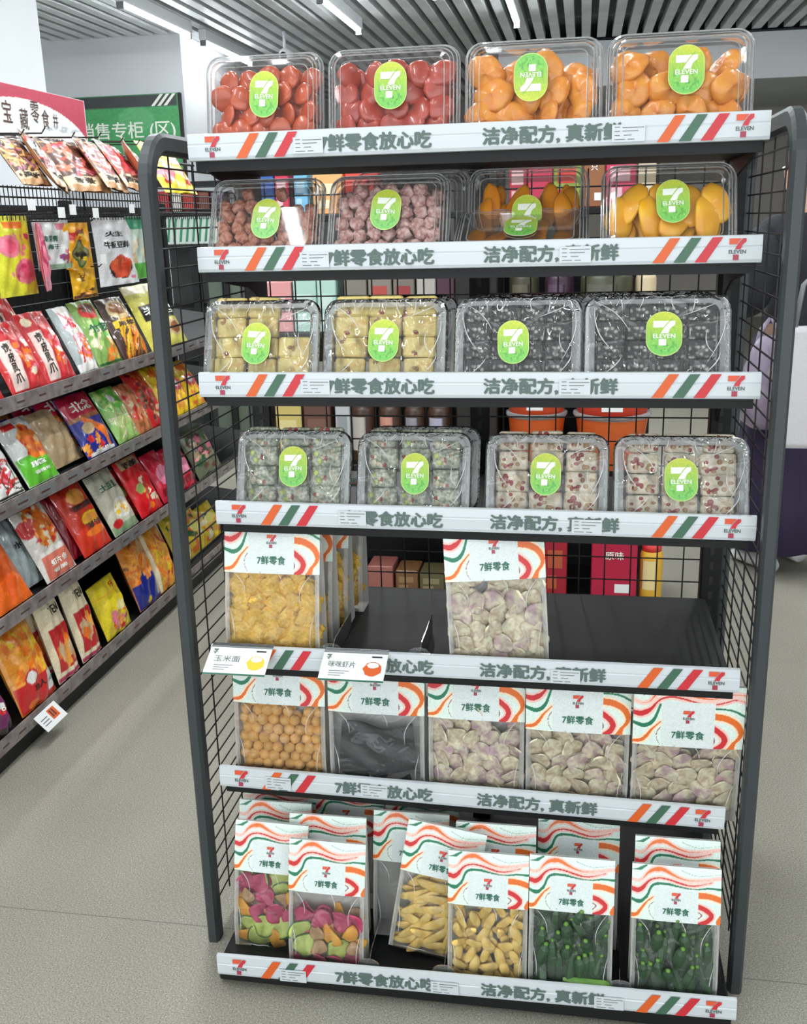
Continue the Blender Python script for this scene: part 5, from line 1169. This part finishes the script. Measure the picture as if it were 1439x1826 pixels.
bg_box(0, 1056, 1138, 960, (186, 28, 66), 'crimson box with white lettering behind the right part of the fifth shelf', None, txt='原味')
bg_jar(0, 1142, 1184, 968, (230, 180, 60), (226, 60, 60), 'yellow tub with a red lid beside the crimson box', lab_c=(240, 220, 160))
# ------------------------------------------------------------------ far shelf seen over the left snack shelving
FY = 4.2
fa, fb = at(262, 400, y=FY).x, at(450, 400, y=FY).x
far = thing('wall_shelf', 'far black shelving with green and white tubes, seen through the left side mesh', 'shelving', ((fa+fb)/2, FY, 0))
def fpart(name, g): o = g.build(name, far); o.location = (-(fa+fb)/2, -FY, 0); return o
zr1, zr2, zr3 = at(350, 376, y=FY).z, at(350, 436, y=FY).z, at(350, 330, y=FY).z
g = Geo(); g.box(fa, FY+.3, 0, fb, FY+.33, zr2, bm((60, 62, 60))); g.box(fa, FY+.3, zr2, fb, FY+.33, zr1+.02, M['white']); fpart('back_panel', g)
for z in (zr1, zr2, zr2-.36, zr2-.72, zr3+.02): g = Geo(); g.box(fa, FY-.02, z-.025, fb, FY+.3, z, M['black']); fpart('shelf', g)
for px in (300, 352, 404): x = at(px, 500, y=FY).x; g = Geo(); g.box(x-.02, FY-.03, 0, x+.02, FY, zr2, M['white'] if px == 300 else M['black']); fpart('post', g)
g = Geo(); g.box(at(372, 500, y=FY).x, FY-.01, 0, at(436, 500, y=FY).x, FY+.02, zr2-.04, bm((92, 104, 88))); fpart('door', g)
proto = None
n = 15
for k in range(n):
    px = 279+k*11.2; x = at(px, 410, y=FY).x; h = at(px, 386, y=FY).z-zr2
    if proto is None:
        g = Geo(); g.box(-.02, 0, 0, .02, .05, h, bm((206, 220, 210)), bev=.004); g.add([(-.018, -.001, h*.1), (-.004, -.001, h*.1), (.016, -.001, h*.9), (.002, -.001, h*.9)], [(0, 1, 2, 3)], bm((40, 130, 96)))
        o = proto = g.build('tube_box', loc=(x, FY, zr2+.0005))
    else: o = proto.copy(); col.objects.link(o); o.location = (x, FY, zr2+.0005)
    tag(o, 'slim white box with a green slash in the row on the far shelving', 'box', 'green and white boxes on the far shelving')
for k, (p0, p1, c, lb) in enumerate(((278, 300, (180, 50, 56), 'dark red pack at the left of the top far shelf'), (304, 322, (226, 220, 210), 'cream pack between red packs on the top far shelf'), (326, 350, (196, 60, 50), 'red pack in the middle of the top far shelf'),
                                     (354, 372, (120, 60, 50), 'brown red pack on the top far shelf'), (376, 400, (90, 80, 96), 'grey purple pack at the right of the top far shelf'))):
    x0, x1 = at(p0, 360, y=FY).x, at(p1, 360, y=FY).x; g = Geo(); g.box(-(x1-x0)/2, 0, 0, (x1-x0)/2, .1, at(p0, 342, y=FY).z-zr1, bm(c), bev=.004)
    tag(g.build('snack_box', loc=((x0+x1)/2, FY, zr1+.0005)), lb, 'box')
# ------------------------------------------------------------------ customer behind the right side mesh
skin = mat('skin', (214, 168, 142), .55, sub=.1); hairm = mat('dark_brown_hair', (62, 40, 32), .5); jac = mat('dark_jacket', (38, 40, 46), .8); skirt = mat('dark_purple_skirt', (46, 36, 66), .8); shoe = mat('white_sneaker', (226, 226, 226), .5)
PX, PY = 1.0, 2.45
per = thing('person', 'shopper in a dark jacket, long dark purple skirt and white sneakers holding a lilac bag', 'person', (PX, PY, 0), (0, 0, R(-58)))
def skinmesh(name, pts, edges, m, parent, root=0, sub=2):
    me = bpy.data.meshes.new(name); me.from_pydata([p[:3] for p in pts], edges, []); o = bpy.data.objects.new(name, me); col.objects.link(o); o.parent = parent
    me.materials.append(m); mo = o.modifiers.new('skin', 'SKIN')
    if not me.skin_vertices: me.skin_vertices.new()
    for v, p in zip(me.skin_vertices[0].data, pts): v.radius = (p[3], p[4] if len(p) > 4 else p[3]); 
    me.skin_vertices[0].data[root].use_root = True
    mo.use_smooth_shade = True; s_ = o.modifiers.new('sub', 'SUBSURF'); s_.levels = sub; s_.render_levels = sub
    dg = bpy.context.evaluated_depsgraph_get(); m2 = bpy.data.meshes.new_from_object(o.evaluated_get(dg), depsgraph=dg); o.modifiers.clear(); o.data = m2
    if not m2.materials: m2.materials.append(m)
    return o
# facing -x; local frame: x back, y side
pts = [(0, 0, .84, .13, .11), (0, 0, 1.00, .11, .09), (0, 0, 1.16, .13, .10), (.0, 0, 1.28, .11, .09), (.0, 0, 1.35, .05), (-.01, 0, 1.41, .055), (-.02, 0, 1.50, .085), (-.02, 0, 1.57, .07),
       (.01, -.15, 1.29, .05), (.0, -.19, 1.06, .042), (-.13, -.15, 1.02, .033), (-.175, -.13, 1.03, .026),
       (.01, .15, 1.29, .05), (.02, .20, 1.06, .042), (-.12, .17, 1.00, .033), (-.165, .155, 1.01, .026),
       (0, -.09, .78, .09), (-.01, -.09, .46, .062), (.02, -.09, .10, .042), (0, .09, .78, .09), (-.06, .09, .46, .062), (-.03, .09, .10, .042)]
ed = [(0, 1), (1, 2), (2, 3), (3, 4), (4, 5), (5, 6), (6, 7), (3, 8), (8, 9), (9, 10), (10, 11), (3, 12), (12, 13), (13, 14), (14, 15), (0, 16), (16, 17), (17, 18), (0, 19), (19, 20), (20, 21)]
body = skinmesh('body', pts, ed, skin, per)
for s, bx, by, bz in ((-1, -.175, -.13, 1.03), (1, -.165, .155, 1.01)):
    g = Geo(); g.sphere((bx-.03, by, bz-.005), (.042, .026, .032), skin, nu=12, nv=8)
    for k in range(4):
        zz = bz+.022-.017*k; L_ = (.034, .04, .036, .028)[k]; g.tube([(bx-.055, by-.012, zz), (bx-.055-L_*.7, by-.018, zz-.004), (bx-.055-L_*.75, by+.004, zz-.010), (bx-.055-L_*.3, by+.018, zz-.010)], [.0085, .008, .0075, .006], skin, n=8)
    g.tube([(bx-.02, by, bz+.024), (bx-.05, by+.014, bz+.034), (bx-.068, by+.022, bz+.018)], [.010, .009, .007], skin, n=8)
    g.build('hand', per)
g = Geo()
g.sphere((-.105, 0, 1.505), (.016, .011, .018), skin, nu=8, nv=6); g.sphere((-.075, .0, 1.47), (.014, .022, .007), M['lred'], nu=8, nv=6)
for s in (-1, 1): g.sphere((-.088, s*.032, 1.525), (.010, .013, .007), M['pwhite'], nu=8, nv=6); g.sphere((-.096, s*.032, 1.525), (.004, .006, .006), M['pblack'], nu=8, nv=6); g.sphere((.0, s*.083, 1.505), (.018, .010, .028), skin, nu=8, nv=6)
g.build('face', per)
g = Geo(); g.sphere((.018, 0, 1.545), (.098, .094, .098), hairm, nu=18, nv=12); g.tube([(.10, 0, 1.58), (.15, 0, 1.56), (.16, 0, 1.48), (.13, 0, 1.38)], [.035, .045, .04, .015], hairm, n=10); g.build('hair', per)
jp = [(0, 0, .86, .155, .125), (0, 0, 1.02, .135, .11), (0, 0, 1.18, .15, .12), (0, 0, 1.30, .13, .11), (0, 0, 1.37, .07), (.01, -.17, 1.30, .075), (.0, -.21, 1.06, .062), (-.12, -.15, 1.02, .044), (.01, .16, 1.29, .066), (.02, .21, 1.06, .058), (-.11, .17, 1.00, .044)]
skinmesh('jacket', jp, [(0, 1), (1, 2), (2, 3), (3, 4), (3, 5), (5, 6), (6, 7), (3, 8), (8, 9), (9, 10)], jac, per)
g = Geo(); n = 32; rs = []
for z, rx, ry in ((.10, .19, .20), (.30, .18, .19), (.60, .17, .18), (.82, .155, .168), (.92, .145, .155)):
    rs.append([((rx+.018*(1-z)*math.sin(7*2*PI*k/n))*math.cos(2*PI*k/n), (ry+.018*(1-z)*math.sin(7*2*PI*k/n))*math.sin(2*PI*k/n), z) for k in range(n)])
g.loft(rs, skirt, smooth=True); g.build('skirt', per)
for s in (-1, 1):
    g = Geo(); ox = -.05 if s > 0 else .0
    rs = []
    for x, wz, wy in ((.075, .045, .030), (.05, .07, .038), (.0, .075, .040), (-.06, .055, .044), (-.12, .042, .044), (-.155, .03, .030)):
        rs.append([(x+ox, s*.09+wy*math.cos(2*PI*k/12), max(.001, wz/2+wz/2*math.sin(2*PI*k/12)+.006)) for k in range(12)])
    g.loft(rs, shoe, smooth=True); g.build('sneaker', per)
# lilac shopping bag held in front and white tote on the arm
lil = clear('lilac_thin_bag', tint=(.92, .88, .97), milky=.55, edge=.25, rough=.3, bump=(14, 1, .01), body=(200, 188, 214))
bx = at(1376, 560, y=2.25).x
t = thing('shopping_bag', "lilac plastic shopping bag held by the shopper behind the right side mesh", 'bag', (bx, 2.26, .60))
g = Geo(); rs = []; n = 24
for z, k in ((0, .45), (.03, .85), (.12, 1), (.22, .92), (.30, .6), (.34, .35)):
    rs.append([(.095*k*math.cos(2*PI*i/n)*(1+.08*math.sin(5*2*PI*i/n+z*9)), .08*k*math.sin(2*PI*i/n), z) for i in range(n)])
g.loft(rs, lil, smooth=True); g.build('bag', t)
g = Geo()
for s in (-1, 1): g.tube([(s*.04, 0, .30), (s*.03, 0, .36), (.0, .01, .40)], [.012, .010, .008], lil, n=8)
g.build('handle', t)
g = Geo(); g.sphere((-.03, -.02, .11), (.05, .045, .05), bm((236, 206, 170)), noise=.05); g.sphere((.04, 0, .20), (.035, .04, .045), bm((240, 206, 60)), noise=.05); tag(g.build('wrapped_bun', loc=(bx, 2.26, .60)), 'cream and yellow wrapped food inside the lilac shopping bag', 'food')
tx_ = at(1432, 560, y=2.1).x
t = thing('tote_bag', "pale cloth tote at the right edge of the photo beside the rack post", 'bag', (tx_+.02, 2.08, .57))
g = Geo(); rs = []
for z, k in ((0, .9), (.02, 1), (.2, 1), (.4, .93), (.42, .9)): rs.append([(.10*k*math.copysign(abs(math.cos(a))**.6, math.cos(a)), .035*k*math.copysign(abs(math.sin(a))**.7, math.sin(a)), z) for a in [2*PI*i/24 for i in range(24)]])
g.loft(rs, mat('pale_cloth', (214, 214, 218), .9, bump=(60, .5, .003)), smooth=True); g.build('pouch', t)
g = Geo()
for y in (-.02, .02): g.tube([(-.05, y, .40), (-.03, y*.6, .56), (.02, 0, .62), (.05, y*.6, .56), (.06, y, .40)], .006, M['pgrey'], n=6)
g.build('handle', t)
